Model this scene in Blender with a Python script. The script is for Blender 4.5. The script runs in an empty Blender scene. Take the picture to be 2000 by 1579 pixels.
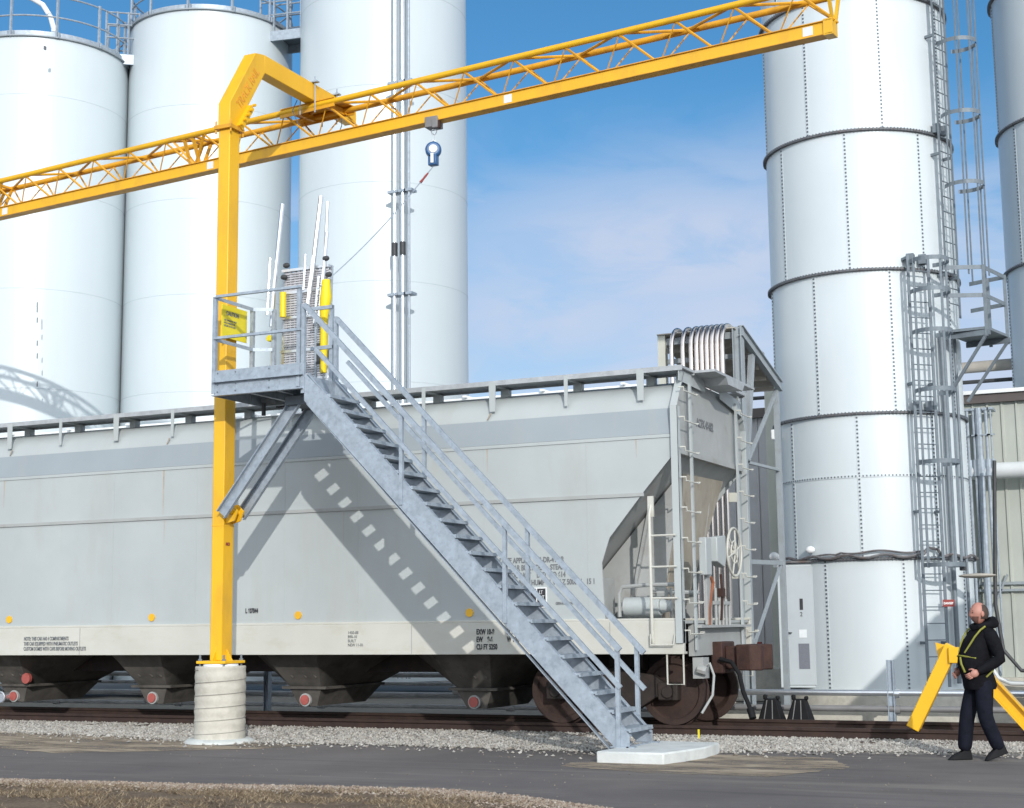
import bpy, bmesh, math, random
import numpy as np
from mathutils import Vector, Matrix
rnd = random.Random(7)
R_ = math.radians
C = bpy.context.scene.collection
sc = bpy.context.scene

# ------------------------------------------------------------------ camera
cam_pos = Vector((6.615, -19.366, 1.59))
_f = 2950.0; _cx, _cy = 1000.0, 789.5
_mx = Vector((-6340.0, 500.5, _f)).normalized()            # -X in camera axes (right, down, forward)
_uy = -_f*_f/(0.0114*-6340.0+500.5)
_up = Vector((0.0114*_uy, _uy, _f))
if _up.y > 0: _up = -_up
_up.normalize()
_X = -_mx; _Z = _up; _Y = _Z.cross(_X)
RM = Matrix((_X, _Y, _Z))                                  # world = RM @ cam(right,down,fwd)
cd = bpy.data.cameras.new('camera'); cam = bpy.data.objects.new('camera', cd); C.objects.link(cam)
right, down, fwd = RM.col[0], RM.col[1], RM.col[2]
M = Matrix((right, -down, -fwd)).transposed().to_4x4(); M.translation = cam_pos
cam.matrix_world = M
cd.sensor_width = 36; cd.lens = _f/2000*36; cd.clip_start = 0.1; cd.clip_end = 3000
sc.camera = cam
def onY(px, py, Y):
    d = RM @ Vector((px-_cx, py-_cy, _f)); return cam_pos + d*((Y-cam_pos.y)/d.y)

# ------------------------------------------------------------------ light, sky, exposure
SUN_EL = math.atan(0.4165/1.202); SUN_DIR = Vector((-0.667, 1.0, -0.4165)).normalized()
sd = bpy.data.lights.new('sun', 'SUN'); sun = bpy.data.objects.new('sun', sd); C.objects.link(sun)
sd.energy = 2.7; sd.angle = R_(0.53); sd.color = (1.0, 0.97, 0.925)
sun.rotation_euler = SUN_DIR.to_track_quat('-Z', 'Y').to_euler(); sun.location = (10, -30, 20)
w = bpy.data.worlds.new('World'); sc.world = w; w.use_nodes = True
nt = w.node_tree; nt.nodes.clear()
out = nt.nodes.new('ShaderNodeOutputWorld'); bg = nt.nodes.new('ShaderNodeBackground')
sky = nt.nodes.new('ShaderNodeTexSky'); sky.sky_type = 'NISHITA'; sky.sun_disc = False
sky.sun_elevation = SUN_EL; sky.sun_rotation = math.atan2(0.667, -1.0)
sky.air_density = 1.0; sky.dust_density = 0.6; sky.ozone_density = 2.2
bg.inputs['Strength'].default_value = 0.13
L = nt.links.new
def N(t, **k):
    n = nt.nodes.new(t)
    for q, v in k.items(): setattr(n, q, v)
    return n
def maprange(src, a0, a1, b0, b1, smooth=True):
    n = N('ShaderNodeMapRange'); n.interpolation_type = 'SMOOTHSTEP' if smooth else 'LINEAR'
    for i, v in enumerate((a0, a1, b0, b1)): n.inputs[i+1].default_value = v
    L(src, n.inputs[0]); return n.outputs[0]
def math_(op, a, b):
    n = N('ShaderNodeMath', operation=op)
    for i, v in enumerate((a, b)):
        if isinstance(v, (int, float)): n.inputs[i].default_value = v
        else: L(v, n.inputs[i])
    return n.outputs[0]
def mixc(f, a, b, bt='MIX'):
    n = N('ShaderNodeMix', data_type='RGBA', blend_type=bt)
    for i, v in ((0, f), (6, a), (7, b)):
        if isinstance(v, (int, float, tuple)): n.inputs[i].default_value = v
        else: L(v, n.inputs[i])
    return n.outputs[2]
tc = N('ShaderNodeTexCoord'); sep = N('ShaderNodeSeparateXYZ'); L(tc.outputs['Generated'], sep.inputs[0])
mp = N('ShaderNodeMapping'); mp.inputs['Scale'].default_value = (1.0, 1.0, 3.2); mp.inputs['Location'].default_value = (0.35, 0.2, 0.1); mp.inputs['Rotation'].default_value = (0, R_(12), 0)
n1 = N('ShaderNodeTexNoise'); n1.inputs['Scale'].default_value = 3.4; n1.inputs['Detail'].default_value = 9; n1.inputs['Roughness'].default_value = 0.55; n1.inputs['Distortion'].default_value = 0.9
L(tc.outputs['Generated'], mp.inputs[0]); L(mp.outputs[0], n1.inputs['Vector'])
cloud = math_('MULTIPLY', maprange(n1.outputs[0], 0.36, 0.66, 0.0, 1.0), maprange(sep.outputs[2], 0.35, 0.25, 0.0, 0.8))
veil = maprange(sep.outputs[2], 0.33, 0.12, 0.0, 0.95)
veil = math_('MULTIPLY', veil, maprange(n1.outputs[0], 0.25, 0.62, 0.45, 1.0))
# one broad soft bank of thin cloud, low in the sky between the silos
n2 = N('ShaderNodeTexNoise'); n2.inputs['Scale'].default_value = 9.0; n2.inputs['Detail'].default_value = 9; n2.inputs['Roughness'].default_value = 0.58; n2.inputs['Distortion'].default_value = 0.5
mp2 = N('ShaderNodeMapping'); mp2.inputs['Scale'].default_value = (1, 1, 2.6); mp2.inputs['Rotation'].default_value = (R_(14), 0, 0)
L(tc.outputs['Generated'], mp2.inputs[0]); L(mp2.outputs[0], n2.inputs['Vector'])
def bank_at(px, py, sc_, amt):
    d0 = (RM @ Vector((px-_cx, py-_cy, _f))).normalized()
    v = N('ShaderNodeVectorMath', operation='SUBTRACT'); v.inputs[1].default_value = d0; L(tc.outputs['Generated'], v.inputs[0])
    v2 = N('ShaderNodeVectorMath', operation='MULTIPLY'); v2.inputs[1].default_value = sc_; L(v.outputs[0], v2.inputs[0])
    v3 = N('ShaderNodeVectorMath', operation='LENGTH'); L(v2.outputs[0], v3.inputs[0])
    wob = math_('ADD', v3.outputs['Value'], math_('MULTIPLY', math_('SUBTRACT', n2.outputs[0], 0.5), 1.1))
    return math_('MULTIPLY', maprange(wob, 1.25, 0.15, 0.0, amt), maprange(n2.outputs[0], 0.30, 0.62, 0.55, 1.0))
cloud = math_('MAXIMUM', cloud, bank_at(1330, 500, (4.2, 4.2, 13.0), 0.95)); cloud = math_('MAXIMUM', cloud, bank_at(1080, 620, (5.0, 5.0, 15.0), 0.85)); cloud = math_('MAXIMUM', cloud, bank_at(1450, 640, (4.4, 4.4, 12.0), 0.9))
fac = math_('MAXIMUM', cloud, veil)
col = mixc(1.0, sky.outputs[0], (0.40, 0.80, 1.0, 1), 'MULTIPLY')
col = mixc(fac, col, (4.5, 5.0, 6.2, 1))
# bright fill added to the sky behind the camera to lift the shadows
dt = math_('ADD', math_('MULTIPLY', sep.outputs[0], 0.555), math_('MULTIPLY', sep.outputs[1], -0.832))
sky_fill = maprange(dt, -0.15, 0.55, 0.0, 1.0)
col = mixc(sky_fill, col, (11.0, 12.0, 13.2, 1))
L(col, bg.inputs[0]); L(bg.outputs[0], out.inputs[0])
sc.view_settings.view_transform = 'Standard'; sc.view_settings.look = 'None'
sc.view_settings.exposure = 0.05; sc.view_settings.gamma = 1.0
sc.render.engine = 'CYCLES'

# ------------------------------------------------------------------ materials
def mat(name, col, rough=0.6, metal=0.0, var=0.12, scale=2.5, stretch=(1, 1, 1), bump=0.0, bscale=40, dirt=None, dirt_amt=0.5, dscale=1.5, dlo=0.5, dhi=0.7, dstretch=(1, 1, 1), spec=0.5):
    m = bpy.data.materials.new(name); m.use_nodes = True; t = m.node_tree; b = t.nodes['Principled BSDF']
    tc = t.nodes.new('ShaderNodeTexCoord'); mp = t.nodes.new('ShaderNodeMapping'); mp.inputs['Scale'].default_value = stretch
    n = t.nodes.new('ShaderNodeTexNoise'); n.inputs['Scale'].default_value = scale; n.inputs['Detail'].default_value = 6; n.inputs['Roughness'].default_value = 0.6
    t.links.new(tc.outputs['Object'], mp.inputs[0]); t.links.new(mp.outputs[0], n.inputs['Vector'])
    r = t.nodes.new('ShaderNodeValToRGB'); e = r.color_ramp.elements
    e[0].position = 0.3; e[1].position = 0.7
    e[0].color = (*[c*(1-var) for c in col], 1); e[1].color = (*[min(1, c*(1+var)) for c in col], 1)
    t.links.new(n.outputs[0], r.inputs[0]); last = r.outputs[0]
    if dirt:
        mp2 = t.nodes.new('ShaderNodeMapping'); mp2.inputs['Scale'].default_value = dstretch; mp2.inputs['Location'].default_value = (3.1, 7.7, 1.3)
        n2 = t.nodes.new('ShaderNodeTexNoise'); n2.inputs['Scale'].default_value = dscale; n2.inputs['Detail'].default_value = 8; n2.inputs['Roughness'].default_value = 0.65
        t.links.new(tc.outputs['Object'], mp2.inputs[0]); t.links.new(mp2.outputs[0], n2.inputs['Vector'])
        mr = t.nodes.new('ShaderNodeMapRange'); mr.inputs[1].default_value = dlo; mr.inputs[2].default_value = dhi; mr.inputs[4].default_value = dirt_amt
        t.links.new(n2.outputs[0], mr.inputs[0])
        mx = t.nodes.new('ShaderNodeMix'); mx.data_type = 'RGBA'; mx.inputs[7].default_value = (*dirt, 1)
        t.links.new(mr.outputs[0], mx.inputs[0]); t.links.new(last, mx.inputs[6]); last = mx.outputs[2]
    t.links.new(last, b.inputs['Base Color'])
    b.inputs['Roughness'].default_value = rough; b.inputs['Metallic'].default_value = metal
    b.inputs['Specular IOR Level'].default_value = spec
    if bump:
        n3 = t.nodes.new('ShaderNodeTexNoise'); n3.inputs['Scale'].default_value = bscale; n3.inputs['Detail'].default_value = 4
        t.links.new(tc.outputs['Object'], n3.inputs['Vector'])
        bp = t.nodes.new('ShaderNodeBump'); bp.inputs['Strength'].default_value = bump; bp.inputs['Distance'].default_value = 0.02
        t.links.new(n3.outputs[0], bp.inputs['Height']); t.links.new(bp.outputs[0], b.inputs['Normal'])
    return m
YEL = mat('yellow_paint', (0.80, 0.44, 0.012), 0.38, var=0.05, scale=1.2, dirt=(0.52, 0.27, 0.03), dirt_amt=0.5, dscale=2.2, dlo=0.5, dhi=0.72, dstretch=(1, 1, .4), bump=0.08, bscale=6)
YEL2 = mat('yellow_rusty_truss', (0.70, 0.34, 0.015), 0.5, var=0.12, scale=3, dirt=(0.33, 0.15, 0.03), dirt_amt=0.6, dscale=4, dlo=0.5, dhi=0.7)
YPLAST = mat('yellow_cover', (0.82, 0.60, 0.0), 0.5, var=0.06)
YSIGN = mat('yellow_sign', (0.75, 0.62, 0.02), 0.4, var=0.05)
GALV = mat('galvanized_steel', (0.36, 0.41, 0.46), 0.5, 0.35, var=0.16, scale=9, dirt=(0.24, 0.28, 0.33), dirt_amt=0.5, dscale=14, dlo=0.5, dhi=0.62)
GALVD = mat('galvanized_dark', (0.165, 0.195, 0.22), 0.6, 0.2, var=0.16, scale=9)
ALU = mat('bright_aluminium', (0.66, 0.68, 0.70), 0.32, 0.85, var=0.06, scale=6)
MESHM = mat('aluminium_grating', (0.50, 0.50, 0.53), 0.5, 0.3, var=0.25, scale=12)
CAR = mat('car_grey_paint', (0.41, 0.44, 0.437), 0.5, var=0.06, scale=0.8, dirt=(0.36, 0.33, 0.28), dirt_amt=0.42, dscale=1.1, dlo=0.52, dhi=0.8, dstretch=(1.6, 1, 0.35), bump=0.35, bscale=1.1)
CARB = mat('car_grey_band', (0.29, 0.325, 0.345), 0.55, var=0.05, scale=0.8, dirt=(0.40, 0.34, 0.27), dirt_amt=0.22, dscale=1.4, dlo=0.55, dhi=0.8, dstretch=(1.6, 1, 0.35), bump=0.1, bscale=1.6)
CARS = mat('car_sill_paint', (0.53, 0.525, 0.47), 0.55, var=0.05, scale=1.2, dirt=(0.36, 0.30, 0.20), dirt_amt=0.35, dscale=2.0, dlo=0.5, dhi=0.8, dstretch=(1, 1, 2.5))
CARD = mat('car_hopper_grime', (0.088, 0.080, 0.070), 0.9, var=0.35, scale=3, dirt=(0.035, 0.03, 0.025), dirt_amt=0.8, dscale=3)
CARE = mat('car_end_paint', (0.35, 0.36, 0.35), 0.6, var=0.08, scale=2, dirt=(0.20, 0.14, 0.10), dirt_amt=0.5, dscale=2.2, dlo=0.55, dhi=0.78)
TAN = mat('tan_grime_sun_tint', (0.33, 0.295, 0.24), 0.75, var=0.12, scale=2, dirt=(0.2, 0.14, 0.09), dirt_amt=0.4, dscale=4)  # tan of the bolster web stands for glancing sun; rust streaks share it
ROOFW = mat('walkway_grating', (0.42, 0.44, 0.45), 0.6, 0.3, var=0.15, scale=8)
RAILM = mat('dark_rail_steel', (0.034, 0.018, 0.013), 0.8, var=0.35, scale=5, dirt=(0.055, 0.028, 0.019), dirt_amt=0.5, dscale=7, bump=0.2, bscale=30)
RUST = mat('rusty_brown_steel', (0.042, 0.018, 0.013), 0.8, var=0.35, scale=5, dirt=(0.085, 0.038, 0.024), dirt_amt=0.5, dscale=7, bump=0.3, bscale=30)
RUSTD = mat('dark_truck_steel', (0.022, 0.015, 0.012), 0.75, var=0.35, scale=4, dirt=(0.05, 0.026, 0.017), dirt_amt=0.5, dscale=6)
ORUST = mat('orange_rust', (0.24, 0.085, 0.04), 0.8, var=0.3)
BLACK = mat('black_rubber', (0.010, 0.010, 0.011), 0.7, var=0.2, scale=8, spec=0.2)
DARKF = mat('dark_fitting', (0.05, 0.052, 0.055), 0.6, 0.2, var=0.25, scale=8)
INK = mat('black_stencil', (0.03, 0.03, 0.035), 0.6, var=0.05)
INKG = mat('grey_stencil', (0.16, 0.17, 0.18), 0.6, var=0.05)
WHITE = mat('white_paint', (0.80, 0.81, 0.80), 0.45, var=0.03)
WHITEP = mat('white_plate', (0.72, 0.75, 0.76), 0.5, var=0.05, scale=12)
REDM = mat('red_paint', (0.26, 0.035, 0.03), 0.45, var=0.1, scale=8)
REDC = mat('red_outlet_cap', (0.38, 0.09, 0.075), 0.6, var=0.18, scale=8)
FADED = mat('faded_orange_lettering', (0.78, 0.34, 0.03), 0.5, var=0.2, scale=14)
BLUE = mat('blue_casing', (0.03, 0.10, 0.24), 0.35, var=0.12, scale=8)
SILO = mat('white_silo_enamel', (0.565, 0.625, 0.65), 0.36, var=0.018, scale=0.5, dirt=(0.52, 0.58, 0.60), dirt_amt=0.5, dscale=0.7, dlo=0.5, dhi=0.8, dstretch=(2.5, 2.5, 0.25), bump=0.05, bscale=0.8)
WELD = mat('weld_seam_enamel', (0.50, 0.56, 0.585), 0.5, var=0.05)
SILOB = mat('bolted_silo_enamel', (0.60, 0.65, 0.665), 0.36, var=0.03, scale=0.6, dirt=(0.52, 0.59, 0.62), dirt_amt=0.5, dscale=0.8, dlo=0.45, dhi=0.8, dstretch=(2, 2, 0.3), bump=0.08, bscale=1.2)
BOLT = mat('dark_bolt_heads', (0.12, 0.14, 0.16), 0.6, 0.3, var=0.2, scale=30)
FLANGE = mat('weathered_flange', (0.16, 0.155, 0.16), 0.7, 0.3, var=0.4, scale=6, dirt=(0.14, 0.07, 0.04), dirt_amt=0.6, dscale=5)
RIMM = mat('silo_rim_grey', (0.28, 0.31, 0.33), 0.55, 0.2, var=0.1, scale=4)
CONC = mat('pale_concrete', (0.50, 0.475, 0.41), 0.85, var=0.10, scale=5, dirt=(0.34, 0.32, 0.27), dirt_amt=0.55, dscale=6, dlo=0.48, dhi=0.7, bump=0.25, bscale=35)
CONCP = mat('pad_concrete', (0.56, 0.58, 0.56), 0.85, var=0.08, scale=4, dirt=(0.40, 0.41, 0.38), dirt_amt=0.5, dscale=5, bump=0.2, bscale=40)
SEAM = mat('concrete_seam', (0.30, 0.285, 0.25), 0.9, var=0.15)
SIDE = mat('cream_siding', (0.43, 0.45, 0.40), 0.55, var=0.06, scale=1.5, dirt=(0.33, 0.355, 0.335), dirt_amt=0.4, dscale=1, dstretch=(2, 1, 0.3))
SIDEG = mat('grey_siding', (0.40, 0.40, 0.40), 0.6, var=0.08, scale=1.5)
CREAM = mat('cream_post_paint', (0.50, 0.50, 0.43), 0.6, var=0.06)
RACK = mat('grey_rack_paint', (0.30, 0.335, 0.355), 0.55, 0.1, var=0.08, scale=3, dirt=(0.22, 0.2, 0.18), dirt_amt=0.35, dscale=5)
TUBE = mat('polished_tube', (0.60, 0.55, 0.52), 0.26, 1.0, var=0.06, scale=4)
PIPEG = mat('grey_pipe', (0.22, 0.215, 0.215), 0.55, 0.15, var=0.12, scale=5)
DUCT = mat('pale_duct', (0.60, 0.62, 0.62), 0.5, var=0.06, scale=2)
BEIGEP = mat('beige_pipe', (0.38, 0.35, 0.30), 0.7, var=0.12, scale=3)
ROOFD = mat('roof_fascia', (0.10, 0.085, 0.08), 0.7, var=0.1)
JACKET = mat('black_jacket', (0.007, 0.007, 0.009), 0.85, var=0.3, scale=12, bump=0.3, bscale=30, spec=0.12)
JEANS = mat('navy_trousers', (0.009, 0.010, 0.017), 0.85, var=0.3, scale=10, bump=0.3, bscale=30, spec=0.12)
SKIN = mat('skin', (0.40, 0.185, 0.14), 0.55, var=0.1, scale=20)
HAIR = mat('dark_hair', (0.05, 0.032, 0.024), 0.8, var=0.2, scale=30)
BEARD = mat('reddish_stubble', (0.13, 0.06, 0.045), 0.85, var=0.2, scale=40)
HIVIS = mat('yellow_webbing', (0.22, 0.22, 0.03), 0.7, var=0.1, scale=20)
WOOD = mat('weathered_timber', (0.075, 0.055, 0.042), 0.9, var=0.3, scale=8, stretch=(8, 1, 1))
def ground_mat(name, layers, rough=0.95, bump=0.4, bscale=60, spec=0.2):
    """layers: list of (color, noise scale, stretch, lo, hi, amount, seed); first is base"""
    m = bpy.data.materials.new(name); m.use_nodes = True; t = m.node_tree; b = t.nodes['Principled BSDF']
    tc = t.nodes.new('ShaderNodeTexCoord'); last = None
    for col, s, st, lo, hi, amt, sd in layers:
        mp = t.nodes.new('ShaderNodeMapping'); mp.inputs['Scale'].default_value = st; mp.inputs['Location'].default_value = (sd*3.7, sd*1.9, sd)
        n = t.nodes.new('ShaderNodeTexNoise'); n.inputs['Scale'].default_value = s; n.inputs['Detail'].default_value = 8; n.inputs['Roughness'].default_value = 0.62
        t.links.new(tc.outputs['Object'], mp.inputs[0]); t.links.new(mp.outputs[0], n.inputs['Vector'])
        mr = t.nodes.new('ShaderNodeMapRange'); mr.inputs[1].default_value = lo; mr.inputs[2].default_value = hi; mr.inputs[4].default_value = amt
        t.links.new(n.outputs[0], mr.inputs[0])
        mx = t.nodes.new('ShaderNodeMix'); mx.data_type = 'RGBA'; mx.inputs[7].default_value = (*col, 1)
        mx.inputs[6].default_value = (*[c*0.8 for c in col], 1)
        t.links.new(mr.outputs[0], mx.inputs[0])
        if last: t.links.new(last, mx.inputs[6])
        last = mx.outputs[2]
    t.links.new(last, b.inputs['Base Color']); b.inputs['Roughness'].default_value = rough; b.inputs['Specular IOR Level'].default_value = spec
    n3 = t.nodes.new('ShaderNodeTexNoise'); n3.inputs['Scale'].default_value = bscale; n3.inputs['Detail'].default_value = 5
    t.links.new(tc.outputs['Object'], n3.inputs['Vector'])
    bp = t.nodes.new('ShaderNodeBump'); bp.inputs['Strength'].default_value = bump; bp.inputs['Distance'].default_value = 0.03
    t.links.new(n3.outputs[0], bp.inputs['Height']); t.links.new(bp.outputs[0], b.inputs['Normal'])
    return m
ASPH = ground_mat('asphalt', [((0.195, 0.176, 0.166), 1.2, (1, 1, 1), 0.3, 0.7, 1, 1), ((0.12, 0.11, 0.107), 0.32, (1, 1, 1), 0.45, 0.65, 0.7, 2), ((0.27, 0.245, 0.21), 0.55, (0.3, 2.4, 1), 0.57, 0.74, 0.7, 3), ((0.22, 0.20, 0.185), 90, (1, 1, 1), 0.55, 0.75, 0.35, 4), ((0.20, 0.185, 0.17), 1.1, (0.12, 3.0, 1), 0.56, 0.70, 0.45, 21), ((0.07, 0.066, 0.066), 1.3, (0.10, 2.6, 1), 0.56, 0.68, 0.4, 22)], bump=0.5, bscale=90)
SAND = ground_mat('sandy_dirt', [((0.44, 0.36, 0.265), 2.0, (1, 1, 1), 0.3, 0.7, 1, 5), ((0.22, 0.18, 0.14), 1.6, (1, 2, 1), 0.45, 0.62, 0.7, 6), ((0.38, 0.34, 0.28), 40, (1, 1, 1), 0.55, 0.7, 0.5, 7)], bump=0.5, bscale=50)
GRAV = ground_mat('ballast_ground', [((0.28, 0.265, 0.235), 6, (1, 1, 1), 0.3, 0.7, 1, 8), ((0.12, 0.11, 0.10), 22, (1, 1, 1), 0.48, 0.6, 0.7, 9)], bump=0.9, bscale=25)
DIRT = ground_mat('dry_verge_soil', [((0.19, 0.140, 0.095), 2.0, (1, 1, 1), 0.3, 0.7, 1, 10), ((0.095, 0.068, 0.045), 1.4, (1, 1, 1), 0.48, 0.62, 0.8, 11), ((0.36, 0.27, 0.19), 30, (1, 1, 1), 0.5, 0.7, 0.6, 12)], bump=0.9, bscale=25)
FIELD = ground_mat('plant_yard_ground', [((0.20, 0.185, 0.16), 0.5, (1, 1, 1), 0.3, 0.7, 1, 13), ((0.12, 0.11, 0.095), 3, (1, 1, 1), 0.5, 0.65, 0.6, 14)], bump=0.4, bscale=20)
def feather(m, scale, lo, hi):
    t = m.node_tree; b = t.nodes['Principled BSDF']; tc = t.nodes.new('ShaderNodeTexCoord'); mp = t.nodes.new('ShaderNodeMapping'); mp.inputs['Scale'].default_value = (.55, 1.6, 1)
    n = t.nodes.new('ShaderNodeTexNoise'); n.inputs['Scale'].default_value = scale; n.inputs['Detail'].default_value = 10; n.inputs['Roughness'].default_value = .7
    r = t.nodes.new('ShaderNodeMapRange'); r.inputs[1].default_value = lo; r.inputs[2].default_value = hi
    t.links.new(tc.outputs['Object'], mp.inputs[0]); t.links.new(mp.outputs[0], n.inputs['Vector']); t.links.new(n.outputs[0], r.inputs[0]); t.links.new(r.outputs[0], b.inputs['Alpha'])
feather(SAND, 1.6, .36, .56)
def stonemat(name, cols):
    m = bpy.data.materials.new(name); m.use_nodes = True; t = m.node_tree; b = t.nodes['Principled BSDF']
    g = t.nodes.new('ShaderNodeNewGeometry'); r = t.nodes.new('ShaderNodeValToRGB'); r.color_ramp.interpolation = 'LINEAR'
    while len(r.color_ramp.elements) < len(cols): r.color_ramp.elements.new(0.5)
    for i, c in enumerate(cols): r.color_ramp.elements[i].position = i/(len(cols)-1); r.color_ramp.elements[i].color = (*c, 1)
    t.links.new(g.outputs['Random Per Island'], r.inputs[0]); t.links.new(r.outputs[0], b.inputs['Base Color']); b.inputs['Roughness'].default_value = 0.9
    return m
BSTONE = stonemat('verge_stone', [(0.16, 0.11, 0.08), (0.26, 0.20, 0.15), (0.34, 0.29, 0.23), (0.20, 0.14, 0.10), (0.42, 0.38, 0.33)])
CPIPE = mat('conveying_pipe', (0.50, 0.49, 0.48), 0.4, 0.1, var=0.12, scale=3, dirt=(0.25, 0.24, 0.23), dirt_amt=0.5, dscale=3)
STREAK = mat('rust_streak_paint', (0.40, 0.35, 0.28), 0.7, var=0.15, scale=9)
STONE = stonemat('ballast_stone', [(0.16, 0.15, 0.14), (0.30, 0.285, 0.26), (0.40, 0.38, 0.34), (0.26, 0.23, 0.19), (0.52, 0.50, 0.46)])
STRAW = stonemat('dry_grass_blade', [(0.11, 0.075, 0.045), (0.25, 0.18, 0.11), (0.40, 0.32, 0.20), (0.085, 0.06, 0.038), (0.21, 0.145, 0.09)])

# ------------------------------------------------------------------ mesh builder
class MB:
    def __init__(s): s.v = []; s.f = []
    def add(s, vs, fs):
        o = len(s.v); s.v += [tuple(p) for p in vs]; s.f += [tuple(i+o for i in f) for f in fs]; return s
    def box(s, x0, x1, y0, y1, z0, z1):
        v = [(x, y, z) for x in (x0, x1) for y in (y0, y1) for z in (z0, z1)]
        return s.add(v, [(0, 1, 3, 2), (4, 6, 7, 5), (0, 4, 5, 1), (2, 3, 7, 6), (0, 2, 6, 4), (1, 5, 7, 3)])
    def hull(s, a, b):
        """two matching polygons joined into a prism"""
        n = len(a); fs = [tuple(range(n)), tuple(range(2*n-1, n-1, -1))] + [(i, n+i, n+(i+1) % n, (i+1) % n) for i in range(n)]
        fs[0] = tuple(reversed(fs[0])); fs[1] = tuple(reversed(fs[1])); fs = [tuple(f) for f in fs]
        return s.add(list(a)+list(b), fs)
    def prismY(s, poly, y0, y1): return s.hull([(x, y0, z) for x, z in poly], [(x, y1, z) for x, z in poly])
    def prismX(s, poly, x0, x1): return s.hull([(x0, y, z) for y, z in poly], [(x1, y, z) for y, z in poly])
    def prismZ(s, poly, z0, z1): return s.hull([(x, y, z0) for x, y in poly], [(x, y, z1) for x, y in poly])
    def beam(s, p, q, w, h, up=(0, 0, 1)):
        p = Vector(p); q = Vector(q); d = (q-p).normalized(); u = Vector(up)
        sd = d.cross(u)
        if sd.length < 1e-4: sd = d.cross(Vector((0, 1, 0)))
        sd.normalize(); u = sd.cross(d).normalized()
        c = [(-w/2, -h/2), (w/2, -h/2), (w/2, h/2), (-w/2, h/2)]
        return s.hull([p+sd*a+u*b for a, b in c], [q+sd*a+u*b for a, b in c])
    def prof(s, p, q, poly, up=(0, 0, 1)):
        p = Vector(p); q = Vector(q); d = (q-p).normalized(); u = Vector(up); sd = d.cross(u).normalized(); u = sd.cross(d).normalized()
        return s.hull([p+sd*a+u*b for a, b in poly], [q+sd*a+u*b for a, b in poly])
    def ibeam(s, p, q, w, h, t, up=(0, 0, 1)):
        P = [(-w/2, -h/2), (w/2, -h/2), (w/2, -h/2+t), (t/2, -h/2+t), (t/2, h/2-t), (w/2, h/2-t), (w/2, h/2), (-w/2, h/2), (-w/2, h/2-t), (-t/2, h/2-t), (-t/2, -h/2+t), (-w/2, -h/2+t)]
        return s.prof(p, q, P, up)
    def chan(s, p, q, w, h, t, up=(0, 0, 1)):
        P = [(0, -h/2), (w, -h/2), (w, -h/2+t), (t*.7, -h/2+t), (t*.7, h/2-t), (w, h/2-t), (w, h/2), (0, h/2)]
        return s.prof(p, q, P, up)
    def angle(s, p, q, w, t, up=(0, 0, 1)):
        return s.prof(p, q, [(0, 0), (w, 0), (w, t), (t, t), (t, w), (0, w)], up)
    def tube(s, pts, r, n=8, cap=True):
        pts = [Vector(p) for p in pts]; m = len(pts); rr = r if isinstance(r, (list, tuple)) else [r]*m
        o = len(s.v); prev = None
        for i, p in enumerate(pts):
            d = (pts[min(i+1, m-1)]-pts[max(i-1, 0)]).normalized()
            if prev is None:
                a = d.cross(Vector((0, 0, 1)));
                if a.length < 1e-3: a = d.cross(Vector((0, 1, 0)))
                a.normalize()
            else:
                a = (prev - d*prev.dot(d)); a = a.normalized() if a.length > 1e-5 else d.orthogonal().normalized()
            prev = a; b = d.cross(a)
            for k in range(n):
                t = 2*math.pi*k/n; s.v.append(tuple(p+(a*math.cos(t)+b*math.sin(t))*rr[i]))
        for i in range(m-1):
            for k in range(n):
                A = o+i*n+k; B = o+i*n+(k+1) % n; s.f.append((A, B, B+n, A+n))
        if cap:
            s.f.append(tuple(o+k for k in reversed(range(n)))); s.f.append(tuple(o+(m-1)*n+k for k in range(n)))
        return s
    def cyl(s, p, q, r0, r1=None, n=16, cap=True): return s.tube([p, q], [r0, r0 if r1 is None else r1], n, cap)
    def ring(s, c, r, tr, n=32, m=6, axis='z', a0=0, a1=2*math.pi, w=None):
        """torus; w: rectangular band half height"""
        o = len(s.v); full = abs(a1-a0-2*math.pi) < 1e-6; cnt = n if full else n+1
        ax = {'z': (Vector((1, 0, 0)), Vector((0, 1, 0)), Vector((0, 0, 1))), 'x': (Vector((0, 1, 0)), Vector((0, 0, 1)), Vector((1, 0, 0))), 'y': (Vector((1, 0, 0)), Vector((0, 0, 1)), Vector((0, 1, 0)))}[axis]
        c = Vector(c); P = [(-tr, -w), (tr, -w), (tr, w), (-tr, w)] if w else [(tr*math.cos(2*math.pi*k/m), tr*math.sin(2*math.pi*k/m)) for k in range(m)]
        mm = len(P)
        for i in range(cnt):
            t = a0+(a1-a0)*i/n; e = ax[0]*math.cos(t)+ax[1]*math.sin(t)
            for a, b in P: s.v.append(tuple(c+e*(r+a)+ax[2]*b))
        for i in range(n):
            j = (i+1) % cnt
            for k in range(mm):
                s.f.append((o+i*mm+k, o+j*mm+k, o+j*mm+(k+1) % mm, o+i*mm+(k+1) % mm))
        if not full:
            s.f.append(tuple(o+k for k in range(mm))); s.f.append(tuple(o+n*mm+k for k in reversed(range(mm))))
        return s
    def lathe(s, c, prof, n=32, axis=(0, 0, 1)):
        c = Vector(c); ax = Vector(axis).normalized(); a = ax.orthogonal().normalized(); b = ax.cross(a); o = len(s.v)
        for r, z in prof:
            for k in range(n):
                t = 2*math.pi*k/n; s.v.append(tuple(c+(a*math.cos(t)+b*math.sin(t))*r+ax*z))
        for i in range(len(prof)-1):
            for k in range(n): s.f.append((o+i*n+k, o+i*n+(k+1) % n, o+(i+1)*n+(k+1) % n, o+(i+1)*n+k))
        if prof[0][0] > 1e-4: s.f.append(tuple(o+k for k in reversed(range(n))))
        if prof[-1][0] > 1e-4: s.f.append(tuple(o+(len(prof)-1)*n+k for k in range(n)))
        return s
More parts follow.
